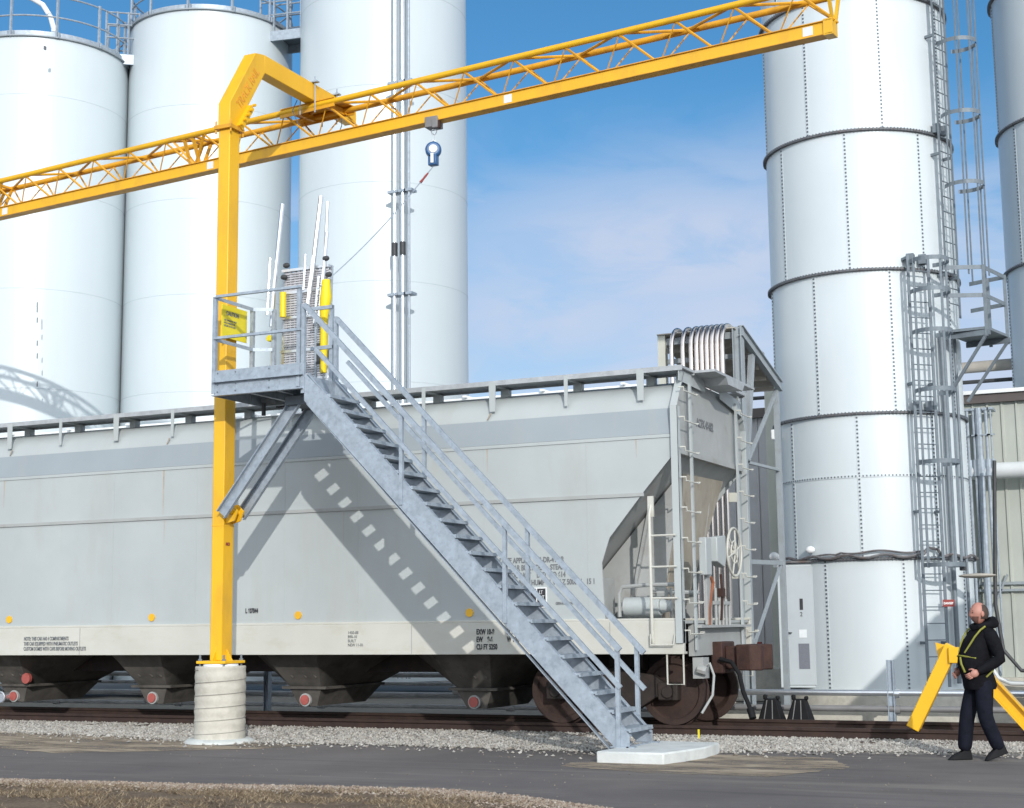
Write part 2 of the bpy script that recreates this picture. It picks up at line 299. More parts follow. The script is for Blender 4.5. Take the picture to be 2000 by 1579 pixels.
    def tread(s, x, z, y0, y1, run, rise):
        s.box(x, x+run, y0, y1, z-0.035, z); return s
    def ellipsoid(s, c, r, n=14, m=10, rot=None):
        c = Vector(c); o = len(s.v)
        for i in range(m+1):
            ph = math.pi*i/m
            for k in range(n):
                t = 2*math.pi*k/n; p = Vector((r[0]*math.sin(ph)*math.cos(t), r[1]*math.sin(ph)*math.sin(t), r[2]*math.cos(ph)))
                if rot: p = rot @ p
                s.v.append(tuple(c+p))
        for i in range(m):
            for k in range(n): s.f.append((o+i*n+k, o+(i+1)*n+k, o+(i+1)*n+(k+1) % n, o+i*n+(k+1) % n))
        return s
    def quad(s, a, b, c, d, t=0.01):
        a, b, c, d = map(Vector, (a, b, c, d)); n = (b-a).cross(d-a).normalized()*t
        return s.hull([a, b, c, d], [a+n, b+n, c+n, d+n])

def finish(me, smooth=True, ang=35):
    me.validate(); 
    bm = bmesh.new(); bm.from_mesh(me); bmesh.ops.recalc_face_normals(bm, faces=bm.faces); bm.to_mesh(me); bm.free()
    if smooth:
        me.polygons.foreach_set('use_smooth', [True]*len(me.polygons))
        try: me.set_sharp_from_angle(angle=R_(ang))
        except Exception: pass
def part(name, mb, m, parent=None, bevel=0, label=None, kind=None, smooth=True):
    me = bpy.data.meshes.new(name); me.from_pydata(mb.v, [], mb.f); finish(me, smooth); me.materials.append(m)
    o = bpy.data.objects.new(name, me); C.objects.link(o)
    if parent is not None:
        o.parent = parent
        if parent.type == 'EMPTY': o.location = -parent.location
    if label: o['label'] = label
    if kind: o['kind'] = kind
    if bevel:
        b = o.modifiers.new('bevel', 'BEVEL'); b.width = bevel; b.segments = 2; b.limit_method = 'ANGLE'; b.angle_limit = R_(40); b.harden_normals = False
    return o
def thing(name, label, cat, loc, group=None):
    o = bpy.data.objects.new(name, None); C.objects.link(o); o.location = loc; o.empty_display_size = 0.2
    o['label'] = label; o['category'] = cat
    if group: o['group'] = group
    return o
def solo(name, mb, m, label, cat, group=None, bevel=0, smooth=True):
    v = np.array(mb.v); c = Vector((float(v[:, 0].mean()), float(v[:, 1].mean()), float(v[:, 2].min())))
    mb.v = [(p[0]-c.x, p[1]-c.y, p[2]-c.z) for p in mb.v]
    o = part(name, mb, m, None, bevel, smooth=smooth); o.location = c; o['label'] = label; o['category'] = cat
    if group: o['group'] = group
    return o
def struct(name, mb, m, kind='structure'):
    o = part(name, mb, m, None); o['kind'] = kind; return o
def text(name, body, size, m, parent, loc, xdir, ydir, extr=0.002, sx=1.0, bold=0.0, space=1.0, lh=1.0, align='LEFT'):
    cu = bpy.data.curves.new(name, 'FONT'); cu.body = body; cu.size = size; cu.extrude = extr; cu.offset = bold; cu.space_character = space; cu.space_line = lh; cu.align_x = align
    o = bpy.data.objects.new(name, cu); C.objects.link(o)
    bpy.context.view_layer.update()
    me = bpy.data.meshes.new_from_object(o); bpy.data.objects.remove(o); bpy.data.curves.remove(cu)
    xd = Vector(xdir).normalized(); yd = Vector(ydir).normalized(); zd = xd.cross(yd)
    mm = Matrix((xd*sx, yd, zd)).transposed().to_4x4(); mm.translation = Vector(loc); me.transform(mm)
    me.name = name; me.materials.clear(); me.materials.append(m)
    o = bpy.data.objects.new(name, me); C.objects.link(o); o.parent = parent
    if parent.type == 'EMPTY': o.location = -parent.location
    return o
def copy_tree(o, parent=None):
    c = o.copy(); C.objects.link(c)
    if parent is not None: c.parent = parent
    for ch in [x for x in bpy.data.objects if x.parent == o]: copy_tree(ch, c)
    return c

# ------------------------------------------------------------------ ground
def sheet(name, poly, z, m): 
    mb = MB(); mb.add([(x, y, z) for x, y in poly], [tuple(range(len(poly)))]); return struct(name, mb, m)
sheet('ground', [(-900, -900), (900, -900), (900, 900), (-900, 900)], -0.06, FIELD)
far_edge = [(-80, 1.2), (-30, 0.6), (-16, -0.75), (-10.9, -1.0), (-8.5, -1.18), (-6.5, -1.75), (-5.3, -1.62), (-3.8, -1.45), (-2.2, -1.5), (-1.0, -1.62), (0.2, -1.35), (1.24, -0.98), (2.8, -0.6), (4.3, -0.35), (8, 0.0), (60, 0.2)]
near_edge = [(-80, -8.5), (-30, -7.4), (-15, -6.9), (-5.3, -6.85), (-3.0, -6.6), (-1.4, -6.3), (-0.3, -6.2), (0.5, -6.45), (1.5, -7.0), (4, -8.2), (12, -12), (60, -40)]
def jitter_line(pts, step, amp, seed):
    r = random.Random(seed); o = []
    for (a, b), (c, d) in zip(pts, pts[1:]):
        n = max(1, int(math.hypot(c-a, d-b)/step)) if abs(a) < 20 and abs(c) < 20 else 1
        for i in range(n): t = i/n; o.append((a+(c-a)*t, b+(d-b)*t+r.uniform(-amp, amp)))
    o.append(pts[-1]); return o
fe = jitter_line(far_edge, 0.12, 0.045, 1); ne = jitter_line(near_edge, 0.15, 0.10, 2)
def strip(name, a, b, z, m, h=0.0):
    mb = MB(); pts = [(x, y, z) for x, y in a] + [(x, y, z) for x, y in reversed(b)]
    mb.add(pts, [tuple(range(len(pts)))]); return struct(name, mb, m)
strip('road', fe, ne, 0.0, ASPH)
# ballast shoulder sloping gently up to the track
mb = MB(); xs = np.linspace(-60, 40, 260)
prof_b = [(-1.9, -0.02), (-1.0, -0.01), (-0.3, 0.015), (0.4, 0.03), (3.0, 0.03), (4.2, 0.0), (5.5, -0.03)]
rb = random.Random(5)
for i, x in enumerate(xs):
    for y, z in prof_b: mb.v.append((x, y, z + rb.uniform(-.008, .008)))
for i in range(len(xs)-1):
    for k in range(len(prof_b)-1):
        a = i*len(prof_b)+k; mb.f.append((a, a+1, a+len(prof_b)+1, a+len(prof_b)))
struct('track_bed', mb, GRAV)
# sandy spill patches lying on the asphalt
def patch(name, pts, z, m, seed):
    r = random.Random(seed); o = []
    n = len(pts)
    for i in range(n):
        a = pts[i]; b = pts[(i+1) % n]; d = math.hypot(b[0]-a[0], b[1]-a[1]); k = max(1, int(d/0.08))
        for j in range(k): t = j/k; o.append((a[0]+(b[0]-a[0])*t+r.uniform(-.03, .03), a[1]+(b[1]-a[1])*t+r.uniform(-.035, .035), z))
    mb = MB(); mb.add(o, [tuple(range(len(o)))]); return struct(name, mb, m)
patch('dirt_patch', [(-13.5, -.9), (-11.2, -1.0), (-8.6, -1.2), (-6.5, -1.8), (-4.6, -1.8), (-5.0, -2.5), (-6.0, -3.2), (-7.2, -3.9), (-8.6, -3.5), (-10.0, -3.0), (-13.3, -2.6)], 0.004, SAND, 3)
patch('dirt_patch', [(-0.35, -3.05), (1.0, -1.5), (2.3, -1.6), (2.8, -2.7), (2.2, -3.9), (0.9, -3.9), (-0.3, -3.5)], 0.004, SAND, 4)
# verge in the foreground
mb = MB(); vx = np.linspace(-20, 6, 120); vy = np.linspace(0, 1, 26)
def ney(x):
    for (a, b), (c, d) in zip(near_edge, near_edge[1:]):
        if a <= x <= c: return b+(d-b)*(x-a)/(c-a)
    return -7
for x in vx:
    for t in vy:
        y = ney(x)+0.05 - 6*t; h = 0.0 + min(0.12, 0.3*t) + rb.uniform(-.012, .012)*(t > 0)
        mb.v.append((x, y, h+0.003))
for i in range(len(vx)-1):
    for k in range(len(vy)-1): a = i*len(vy)+k; mb.f.append((a, a+1, a+len(vy)+1, a+len(vy)))
struct('verge', mb, DIRT)

def scatter(name, n, gen, m, shape, seed):
    rs = np.random.RandomState(seed); V = []; F = []; o = 0
    for i in range(n):
        p = gen(rs)
        if p is None: continue
        vs, fs = shape(rs, p); V += vs; F += [tuple(k+o for k in f) for f in fs]; o += len(vs)
    mb = MB(); mb.v = V; mb.f = F
    me = bpy.data.meshes.new(name); me.from_pydata(V, [], F); me.materials.append(m)
    ob = bpy.data.objects.new(name, me); C.objects.link(ob); ob['kind'] = 'stuff'; return ob
OCT = [(0, 2, 4), (2, 1, 4), (1, 3, 4), (3, 0, 4), (2, 0, 5), (1, 2, 5), (3, 1, 5), (0, 3, 5)]
def stone(rs, p, lo=0.008, hi=0.032):
    s = rs.uniform(lo, hi); a = rs.uniform(0, math.pi); ca, sa = math.cos(a), math.sin(a); e = rs.uniform(0.6, 1.3, 6)*s; t = rs.uniform(-.4, .4, 3)*s
    v = [(e[0], t[0], 0), (-e[1], -t[0], t[1]), (t[1], e[2], t[2]), (-t[2], -e[3], 0), (t[0], t[1], e[4]*.8), (0, 0, -e[5]*.5)]
    return [(p[0]+x*ca-y*sa, p[1]+x*sa+y*ca, p[2]+z) for x, y, z in v], OCT
def fey(x):
    for (a, b), (c, d) in zip(far_edge, far_edge[1:]):
        if a <= x <= c: return b+(d-b)*(x-a)/(c-a)
    return -1
def g_ballast(rs):
    x = rs.uniform(-14.5, 5.5); y0 = fey(x); y = rs.uniform(y0-0.06, 0.82)
    if rs.rand() < 0.04: y = y0 - rs.exponential(0.22)
    return (x, y, max(0.004, np.interp(y, [-1.9, -1, -.3, .4], [0, 0.0, .015, .03]))+0.008)
scatter('ballast_stones', 38000, g_ballast, STONE, stone, 1)
def g_edge(rs):
    x = rs.uniform(-8, 2.6); y = ney(x)+0.12 - abs(rs.normal(0, 0.45)); return (x, y, 0.01+0.05*max(0, (ney(x)-y)))
scatter('verge_gravel', 12000, g_edge, BSTONE, lambda rs, p: stone(rs, p, .006, .02), 2)
def g_grit(rs):
    x = rs.uniform(-10, 4.5); y = rs.uniform(-6.6, -1.0)
    if y > fey(x) or (math.sin(x*1.7+y)+math.sin(y*2.3-x*.6)) < rs.uniform(-1.2, 2.2): return None
    return (x, y, 0.004)
scatter('road_grit', 900, g_grit, BSTONE, lambda rs, p: stone(rs, p, .003, .011), 8)
def g_grass(rs):
    x = rs.uniform(-7.5, 2.6); d = rs.uniform(0.28, 2.9)+abs(rs.normal(0,.1)); y = ney(x)-d
    if math.sin(x*3.1+math.sin(y*4)*1.5)+math.sin(y*5.3+x)*0.8 < rs.uniform(-1.2, 1.0) : return None
    return (x, y, min(0.12, 0.05*d)+0.003)
def blade(rs, p):
    v = []; f = []
    for k in range(4):
        a = rs.uniform(0, 6.28); h = rs.uniform(.008, .045); ln = rs.uniform(.02, .08); wv = rs.uniform(.002, .006); x, y = p[0]+rs.uniform(-.02, .02), p[1]+rs.uniform(-.02, .02); b = rs.uniform(0, 6.28)
        o = len(v); v += [(x-wv*math.cos(b), y-wv*math.sin(b), p[2]), (x+wv*math.cos(b), y+wv*math.sin(b), p[2]), (x+ln*math.cos(a), y+ln*math.sin(a), p[2]+h)]; f.append((o, o+1, o+2))
    return v, f
scatter('dry_grass', 16000, g_grass, STRAW, blade, 3)

# ------------------------------------------------------------------ track
RAILP = [(-.07, 0), (.07, 0), (.07, .012), (.012, .03), (.009, .12), (.034, .135), (.036, .175), (-.036, .175), (-.034, .135), (-.009, .12), (-.012, .03), (-.07, .012)]
for y, lab in ((0.85, 'rusty brown rail nearest the road, under the hopper car'), (2.35, 'rusty brown rail on the far side of the track')):
    mb = MB(); mb.prof((-60, y, 0), (40, y, 0), RAILP); solo('steel_rail', mb, RAILM, lab, 'rail', 'rails of the track', smooth=False)
slp = None
for i in range(44):
    x = -15.2+0.5*i
    if slp is None:
        mb = MB(); mb.box(-.11, .11, -1.3, 1.3, -.16, 0.0); s = part('timber_sleeper', mb, WOOD, None, 0.01)
        s['category'] = 'sleeper'; s['group'] = 'sleepers of the track'; s['label'] = 'weathered timber sleeper half buried in pale ballast under the rails'; slp = s
    else: s = slp.copy(); C.objects.link(s)
    s.location = (x+rnd.uniform(-.04, .04), 1.6+rnd.uniform(-.12, .04), 0.036+rnd.uniform(0, .014)); s.rotation_euler = (0, 0, rnd.uniform(-.03, .03))

# ------------------------------------------------------------------ hopper car
def hopper_car():
    car = thing('covered_hopper_car', 'long light grey covered hopper rail car standing behind the steel stairs', 'rail car', (-8.5, 1.6, 0.175))
    P = lambda n, mb, m, **k: part(n, mb, m, car, **k)
    X0, X1 = -18.2, -0.06
    # body shell cross section (y,z)
    half = [(.03, 1.6), (.03, 4.12), (.045, 4.20), (.10, 4.49), (.17, 4.66), (.30, 4.80), (.55, 4.90), (1.0, 4.935), (1.6, 4.94)]
    sec = half + [(3.2-y, z) for y, z in reversed(half[:-1])]
    # near/far side sheet with slanted end cut-outs
    prof = [(-17.07, 1.62), (-17.04, 2.4), (-17.16, 2.74), (-17.71, 3.39), (-18.15, 3.88), (-18.15, 4.12), (X1, 4.12), (X1, 3.87), (-.49, 3.39), (-1.04, 2.74), (-1.16, 2.4), (-1.13, 1.62)]
    mb = MB()
    for y in (.03, 3.15): mb.prismY(prof, y, y+.02)
    # upper roof shell
    up = [p for p in sec if p[1] >= 4.12]
    n = len(up); o = len(mb.v)
    for x in (X0+.05, X1): mb.v += [(x, y, z) for y, z in up]
    for i in range(n-1): mb.f.append((o+i, o+i+1, o+n+i+1, o+n+i))
    P('body', mb, CAR, smooth=True)
    # painted darker band along the shoulder, 3 mm proud
    mb = MB()
    for s in (0, 1):
        f = (lambda y: y) if s == 0 else (lambda y: 3.2-y)
        q = [(.026, 4.125), (.041, 4.20), (.096, 4.485)]
        for (y0, z0), (y1, z1) in zip(q, q[1:]): mb.add([(X0+.06, f(y0), z0), (X1-.004, f(y0), z0), (X1-.004, f(y1), z1), (X0+.06, f(y1), z1)], [(0, 1, 2, 3)])
    P('shoulder_band', mb, CARB)
    mb = MB()
    for y0, y1 in ((.008, .03), (3.17, 3.19)): mb.prismY([(-17.7, 3.285), (-.52, 3.285), (-.52, 3.335), (-17.7, 3.335)], y0, y1)
    P('side_rib', mb, CARE)
    mb = MB()
    for y0, y1 in ((.018, .03), (3.17, 3.182)):
        mb.box(X0+.1, X1-.01, y0, y1, 4.075, 4.11)
    P('lap_seam', mb, CAR)
    mb = MB()
    for x in (-14.9, -12.2, -9.65, -8.0, -6.35, -5.05, -2.95, -1.36):
        mb.box(x-.008, x+.008, .0265, .0315, 1.64, 4.07)
    P('weld_seam', mb, CAR)
    # ends: vertical end sheet, slope sheet, gussets
    for s in (0, 1):
        X = (lambda x: x) if s == 0 else (lambda x: -18.2-x-.0)
        mb = MB(); es = [(y, z) for y, z in sec if z > 4.1]; es = [(.05, 3.92)] + es + [(3.15, 3.92)]
        mb.prismX(es, X(-.075), X(-.06)); P('end_sheet', mb, CARE)
        mb = MB(); mb.quad((X(-.08), .06, 3.93), (X(-.08), 3.14, 3.93), (X(-2.35), 3.14, 1.40), (X(-2.35), .06, 1.40), .012 if s == 0 else -.012)
        mb.box(min(X(-.10), X(-.03)), max(X(-.10), X(-.03)), .06, 3.14, 3.86, 3.93)
        P('slope_sheet', mb, CARE)
        for y in (.88, 2.30):
            mb = MB(); mb.prismY([(X(-.62), 1.64), (X(-1.62), 1.64), (X(-1.62), 2.18), (X(-.30), 3.64), (X(-.34), 3.2)], y, y+.02); P('gusset_plate', mb, CARE)
        mb = MB(); mb.prismY([(X(-1.10), 1.64), (X(-1.06), 1.64), (X(-.72), 3.15), (X(-.76), 3.15)], .80, .88); P('gusset_rib', mb, CARE)
        mb = MB(); mb.hull([(X(-.60), .93, 1.64), (X(-.60), 1.75, 1.64), (X(-.27), 2.85, 3.70), (X(-.27), .93, 3.66)], [(X(-.63), .93, 1.64), (X(-.63), 1.75, 1.64), (X(-.30), 2.85, 3.70), (X(-.30), .93, 3.66)]); P('bolster_web', mb, TAN)
        # brake reservoir and pipes on the end deck
        mb = MB(); mb.cyl((X(-.98), .42, 1.80), (X(-.45), .42, 1.80), .13, n=18); mb.cyl((X(-.45), .42, 1.80), (X(-.30), .42, 1.80), .10, .07, n=18); P('air_reservoir', mb, CAR, bevel=.01)
        mb = MB(); mb.tube([(X(-1.02), .30, 1.66), (X(-1.02), .30, 1.98), (X(-.97), .30, 2.07), (X(-.60), .30, 2.09), (X(-.2), .30, 2.09)], .028); mb.tube([(X(-.70), .7, 2.0), (X(.0), .7, 1.98)], .03)
        mb.tube([(X(-.35), .55, 1.64), (X(-.35), .55, 2.05)], .02); mb.cyl((X(-.52), .5, 1.98), (X(-.40), .5, 1.98), .07, n=10); P('brake_pipe', mb, CARE)
        mb = MB(); mb.box(min(X(-1.3), X(-1.2)), max(X(-1.3), X(-1.2)), .1, .6, 1.63, 2.2); P('side_stay', mb, CARE)
    # side sills
    for y in (0, 3.12):
        mb = MB(); mb.box(X0+.02, -.0, y, y+.08, 1.158, 1.60); mb.box(X0+.02, 0, y+.002 if y == 0 else y-.04, y+.12 if y == 0 else y+.078, 1.60, 1.635)
        mb.box(X0+.02, -.003, y+.08 if y == 0 else y-.08, y+.16 if y == 0 else y, 1.158, 1.19)
        P('side_sill', mb, CARS, bevel=.006)
    mb = MB()
    for x in (-16.4, -13.6, -10.25, -4.13, -1.05): mb.box(x-.006, x+.006, -.003, .0, 1.17, 1.59)
    P('sill_joint', mb, CARE)
    # underframe: centre sill, end sills
    mb = MB(); mb.box(-18.0, -.15, 1.42, 1.78, .86, 1.25); mb.box(-17.4, -.8, .2, 3.0, 1.20, 1.24); P('centre_sill', mb, RUSTD)
    mb = MB(); mb.box(-1.2, -.02, .10, 3.10, 1.56, 1.60); mb.box(-18.15, -17.0, .10, 3.10, 1.56, 1.60); P('end_deck', mb, CARE)
    for s in (0, 1):
        X = (lambda x: x) if s == 0 else (lambda x: -18.2-x)
        mb = MB(); mb.box(min(X(-.10), X(-.02)), max(X(-.10), X(-.02)), .50, 2.95, 1.12, 1.55); P('end_sill', mb, CARE, label='grimy end sill plate')
        mb = MB(); mb.box(min(X(0), X(.10)), max(X(0), X(.10)), .50, 2.85, 1.50, 1.535); P('end_step', mb, CARE)
        # coupler
        mb = MB()
        a, b = sorted((X(-.05), X(.12))); mb.box(a, b, 1.30, 1.90, .86, 1.30)
        a, b = sorted((X(.12), X(.34))); mb.box(a, b, 1.42, 1.78, .92, 1.24)
        mb.prismZ([(X(.30), 1.34), (X(.52), 1.30), (X(.66), 1.38), (X(.66), 1.50), (X(.56), 1.56), (X(.58), 1.72), (X(.70), 1.84), (X(.62), 1.92), (X(.36), 1.90)], .90, 1.26)
        P('coupler', mb, RUST, bevel=.02)
        mb = MB(); mb.tube([(X(.10), 1.25, 1.06), (X(.28), 1.20, 1.02), (X(.40), 1.16, .86), (X(.46), 1.12, .62), (X(.56), 1.06, .42), (X(.60), 1.02, .32)], .032); mb.cyl((X(.57), 1.05, .40), (X(.62), 1.0, .27), .05); P('air_hose', mb, BLACK)
        mb = MB(); mb.tube([(X(.05), .62, .96), (X(.16), .60, 1.02), (X(.22), .58, .86), (X(.20), .56, .60), (X(.06), .5, .36)], .018); mb.box(min(X(-.05), X(.1)), max(X(-.05), X(.1)), .5, .75, .82, 1.1); mb.cyl((X(.04), .45, .95), (X(.16), .45, .92), .06, n=8); P('uncoupling_lever', mb, CARE)
        mb = MB(); mb.tube([(X(.04), 1.0, 1.52), (X(.04), 1.02, 1.75), (X(.05), 1.12, 2.0), (X(.06), 1.16, 2.12), (X(.05), 1.1, 2.2)], .025); P('release_rod', mb, ORUST)
        mb = MB()
        for q in range(5): mb.tube([(X(.03), 1.35+q*.16, 1.52), (X(.03), 1.35+q*.16, 2.05-.05*q)], .022)
        mb.box(min(X(0), X(.05)), max(X(0), X(.05)), 1.3, 2.0, 1.82, 1.87); mb.box(min(X(0), X(.04)), max(X(0), X(.04)), .95, 1.15, 1.54, 2.25); P('brake_rigging', mb, CARE)
    # brake box, wheel and chain at the near end
    mb = MB(); mb.box(0.0, .11, .74, .98, 2.22, 2.74); mb.prismX([(1.15, 2.42), (1.50, 2.34), (1.58, 2.5), (1.56, 2.80), (1.15, 2.76)], .0, .14); P('brake_box', mb, CAR, bevel=.012)
    mb = MB(); mb.ring((.12, 2.03, 2.58), .35, .018, 36, 8, 'x')
    for k in range(6):
        t = k*math.pi/3+.3; mb.tube([(.13, 2.03+.05*math.cos(t), 2.58+.05*math.sin(t)), (.11, 2.03+.34*math.cos(t), 2.58+.34*math.sin(t))], .014)
    mb.ring((.12, 2.03, 2.58), .16, .012, 24, 6, 'x'); mb.cyl((0, 2.03, 2.58), (.15, 2.03, 2.58), .05, n=12); P('brake_wheel', mb, CARS)
    mb = MB(); mb.tube([(.07, 1.5, 2.25), (.07, 1.55, 1.95), (.06, 1.5, 1.6)], .02); mb.box(.02, .1, 1.46, 1.60, 1.93, 2.05); P('brake_chain', mb, RUST)
    # corner posts, ladders
    mb = MB(); mb.box(-.10, 0.0, -.03, -.005, 1.30, 4.50); mb.hull([(-.10, -.03, 4.50), (0, -.03, 4.50), (0, -.005, 4.50), (-.10, -.005, 4.50)], [(-.10, .30, 5.0), (0, .30, 5.0), (0, .325, 5.0), (-.10, .325, 5.0)]); mb.box(-.006, 0, -.03, .10, 1.30, 4.5); P('corner_post', mb, CAR, bevel=.004)
    mb = MB(); mb.box(-.10, 0.0, 3.205, 3.23, 1.30, 4.50); mb.hull([(-.10, 3.23, 4.50), (0, 3.23, 4.50), (0, 3.205, 4.50), (-.10, 3.205, 4.50)], [(-.10, 2.90, 5.0), (0, 2.90, 5.0), (0, 2.875, 5.0), (-.10, 2.875, 5.0)]); P('corner_post', mb, CAR, bevel=.004)
    mb = MB(); mb.box(0.0, .03, .47, .53, 1.2, 4.86); P('ladder_stile', mb, CAR); mb = MB(); mb.box(0.0, .03, 2.65, 2.71, 1.2, 4.86)
    P('ladder_stile', mb, CAR)
    for y0, y1 in ((.0, .56), (2.68, 3.2)):
        for k in range(9):
            z = 1.42+k*.41; mb = MB()
            mb.tube([(.02, y0, z+.05), (.09, y0+.02, z+.05), (.09, y0+.02, z), (.09, y1, z), (.09, y1+.06, z+.02), (.03, y1+.06, z+.02)], .011, 6)
            P('grab_iron', mb, CARS)
    mb = MB(); mb.tube([(-.42, -.02, 1.30), (-.42, -.06, 1.40), (-.42, -.06, 3.02), (-.42, .02, 3.18)], .022)
    for z in (1.90, 2.32, 2.74): mb.tube([(-.42, -.06, z), (-.05, -.06, z)], .014, 6)
    mb.tube([(-.44, -.01, 1.44), (-.44, -.07, 1.42), (-.44, -.07, 1.28), (-.12, -.07, 1.28), (-.12, -.01, 1.42)], .013, 6)
    mb.box(-.46, -.38, -.01, 0.03, 3.0, 3.28)
    P('side_ladder', mb, CARS)
    for dy in (0.0, 3.2):
        mb = MB(); mb.tube([(-.25, dy+.03, 1.16), (-.25, dy+.03, .76), (-.02, dy+.03, .76), (-.02, dy+.03, 1.16)], .013, 6); P('sill_step', mb, CARS)
    # roof walkways with brackets
    for y0, y1 in ((.10, .62), (2.58, 3.10)):
        mb = MB(); mb.box(X0+.1, .05, y0, y1, 5.03, 5.065); mb.box(X0+.098, .052, y0-.012, y0, 5.0, 5.07); mb.box(X0+.098, .052, y1, y1+.012, 5.0, 5.07); P('roof_walkway', mb, ROOFW)
    for i, x in enumerate((-17.0, -15.8, -14.4, -13.1, -11.98, -10.87, -9.7, -8.56, -7.4, -6.3, -5.15, -3.97, -2.84, -1.68, -.56)):
        for s in (0, 1):
            f = (lambda y: y) if s == 0 else (lambda y: 3.2-y); w_ = .055 if i % 2 == 0 else .03
            mb = MB(); mb.hull([(x-w_, f(.085), 5.05), (x+w_, f(.085), 5.05), (x+w_, f(.097), 5.05), (x-w_, f(.097), 5.05)], [(x-w_*.8, f(.085), 4.62), (x+w_*.8, f(.085), 4.62), (x+w_*.8, f(.097), 4.62), (x-w_*.8, f(.097), 4.62)])
            mb.hull([(x-.02, f(.1), 5.0), (x+.02, f(.1), 5.0), (x+.02, f(.6), 5.0), (x-.02, f(.6), 5.0)], [(x-.02, f(.1), 5.028), (x+.02, f(.1), 5.028), (x+.02, f(.6), 5.028), (x-.02, f(.6), 5.028)])
            mb.box(x-.06, x+.06, min(f(.5), f(.62)), max(f(.5), f(.62)), 4.88, 5.0); P('walkway_bracket', mb, CAR)
    mb = MB(); mb.prismX([(.62, 5.03), (1.15, 5.03), (1.25, 4.93), (1.95, 4.93), (2.05, 5.03), (2.58, 5.03), (2.58, 5.065), (1.9, 5.065), (1.3, 5.065), (.62, 5.065)], -.02, .35); P('end_platform', mb, ROOFW)
    mb = MB(); mb.prismX([(.10, 4.86), (1.25, 4.84), (1.25, 5.02), (.10, 5.02)], -.01, .0); P('platform_fascia', mb, CAR); mb = MB(); mb.prismX([(1.95, 4.84), (3.05, 4.70), (3.0, 4.92), (1.95, 5.02)], -.01, .0)
    P('platform_fascia', mb, CAR)
    mb = MB(); mb.box(-17.4, -.9, 1.15, 2.05, 4.94, 5.03)
    for x in np.arange(-16.8, -1, 1.3): mb.box(x-.03, x+.03, 1.08, 2.12, 5.03, 5.06)
    P('roof_hatch', mb, WHITE)
    # pneumatic hoppers
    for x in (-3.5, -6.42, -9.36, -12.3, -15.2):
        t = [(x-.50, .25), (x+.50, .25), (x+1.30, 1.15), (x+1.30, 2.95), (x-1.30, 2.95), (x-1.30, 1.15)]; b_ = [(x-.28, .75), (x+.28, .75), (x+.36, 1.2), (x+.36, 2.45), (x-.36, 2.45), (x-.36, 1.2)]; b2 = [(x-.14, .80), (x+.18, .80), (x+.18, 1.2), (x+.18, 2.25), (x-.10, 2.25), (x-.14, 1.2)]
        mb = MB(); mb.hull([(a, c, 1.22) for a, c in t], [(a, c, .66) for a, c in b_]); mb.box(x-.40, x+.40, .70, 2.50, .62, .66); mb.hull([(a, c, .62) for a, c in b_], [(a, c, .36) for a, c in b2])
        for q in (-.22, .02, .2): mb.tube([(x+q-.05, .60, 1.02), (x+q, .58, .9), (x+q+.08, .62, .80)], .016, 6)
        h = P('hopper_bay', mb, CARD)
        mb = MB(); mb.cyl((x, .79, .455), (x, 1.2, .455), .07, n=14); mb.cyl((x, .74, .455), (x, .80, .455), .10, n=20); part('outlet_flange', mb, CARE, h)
        mb = MB(); mb.cyl((x, .715, .455), (x, .745, .455), .075, n=18); part('outlet_cap', mb, REDC, h)
    mb = MB(); mb.ring((-12.45, .60, .44), .085, .02, 20, 8, 'y'); mb.cyl((-12.45, .60, .44), (-12.45, .8, .44), .08, n=16); P('open_outlet', mb, ALU)
    mb = MB(); mb.cyl((-11.92, .60, .76), (-11.92, .66, .76), .09, n=18); P('outlet_cap', mb, REDC)
    # trucks
    for xc in (-1.29, -16.9):
        mb = MB(); tr = [(xc-.98, .62), (xc-.62, .86), (xc-.2, .92), (xc+.2, .92), (xc+.62, .86), (xc+.98, .62), (xc+.9, .52), (xc+.66, .56), (xc+.34, .36), (xc-.34, .36), (xc-.66, .56), (xc-.9, .52)]
        for y in (.62, 2.44): mb.prismY(tr, y, y+.14)
        mb.box(xc-.2, xc+.2, .7, 2.5, .55, .95); mb.box(xc-.26, xc+.26, 1.2, 2.0, .9, 1.2)
        for dx in (-.84, .84):
            mb.cyl((xc+dx, .55, .632), (xc+dx, 2.65, .632), .085, n=12)
            for y in (.58, 2.46): mb.box(xc+dx-.14, xc+dx+.14, y, y+.18, .52, .76)
        tf = P('truck_frame', mb, RUSTD, bevel=.01)
        for dx in (-.84, .84):
            for y, sg in ((.80, 1), (2.27, -1)):
                mb = MB(); yy = y
                prf = [(.0, -.01), (.10, -.03), (.16, 0.0), (.36, .03), (.385, -.0), (.457, -.0), (.457, .115), (.482, .12), (.485, .14), (.46, .15), (.38, .15), (.3, .08), (.12, .10), (0, .10)]
                mb.lathe((xc+dx, y if sg == 1 else y+.14, .632), prf, 40, (0, sg, 0)); part('wheel', mb, RAILM, tf)
    # stencils
    T = lambda b, s, x, z, m=INK, **k: text('stencil_lettering', b, s, m, car, (x, -.006 if z < 1.6 else .026, z), (1, 0, 0), (0, 0, 1), **k)
    T('NOTE: THIS CAR HAS 4 COMPARTMENTS\nTHIS CAR EQUIPPED WITH PNEUMATIC OUTLETS\nCUSTOM DOMES WITH CAPS BEFORE MOVING OUTLETS', .082, -11.42, 1.40, INKG, sx=.62, bold=.002)
    T('L 607844', .10, -7.05, 1.79, INK, sx=.62, bold=.004)
    T('1450-08\nB90-10\nBUILT\nNEW 11-01', .06, -5.20, 1.46, INKG, sx=.9)
    T('EXW 10-8\nEW    9-6\nCU FT 5250', .105, -3.08, 1.44, INK, sx=.62, bold=.003)
    T('H 15-1\nW 10-7', .105, -2.60, 1.44, INK, sx=.62, bold=.003)
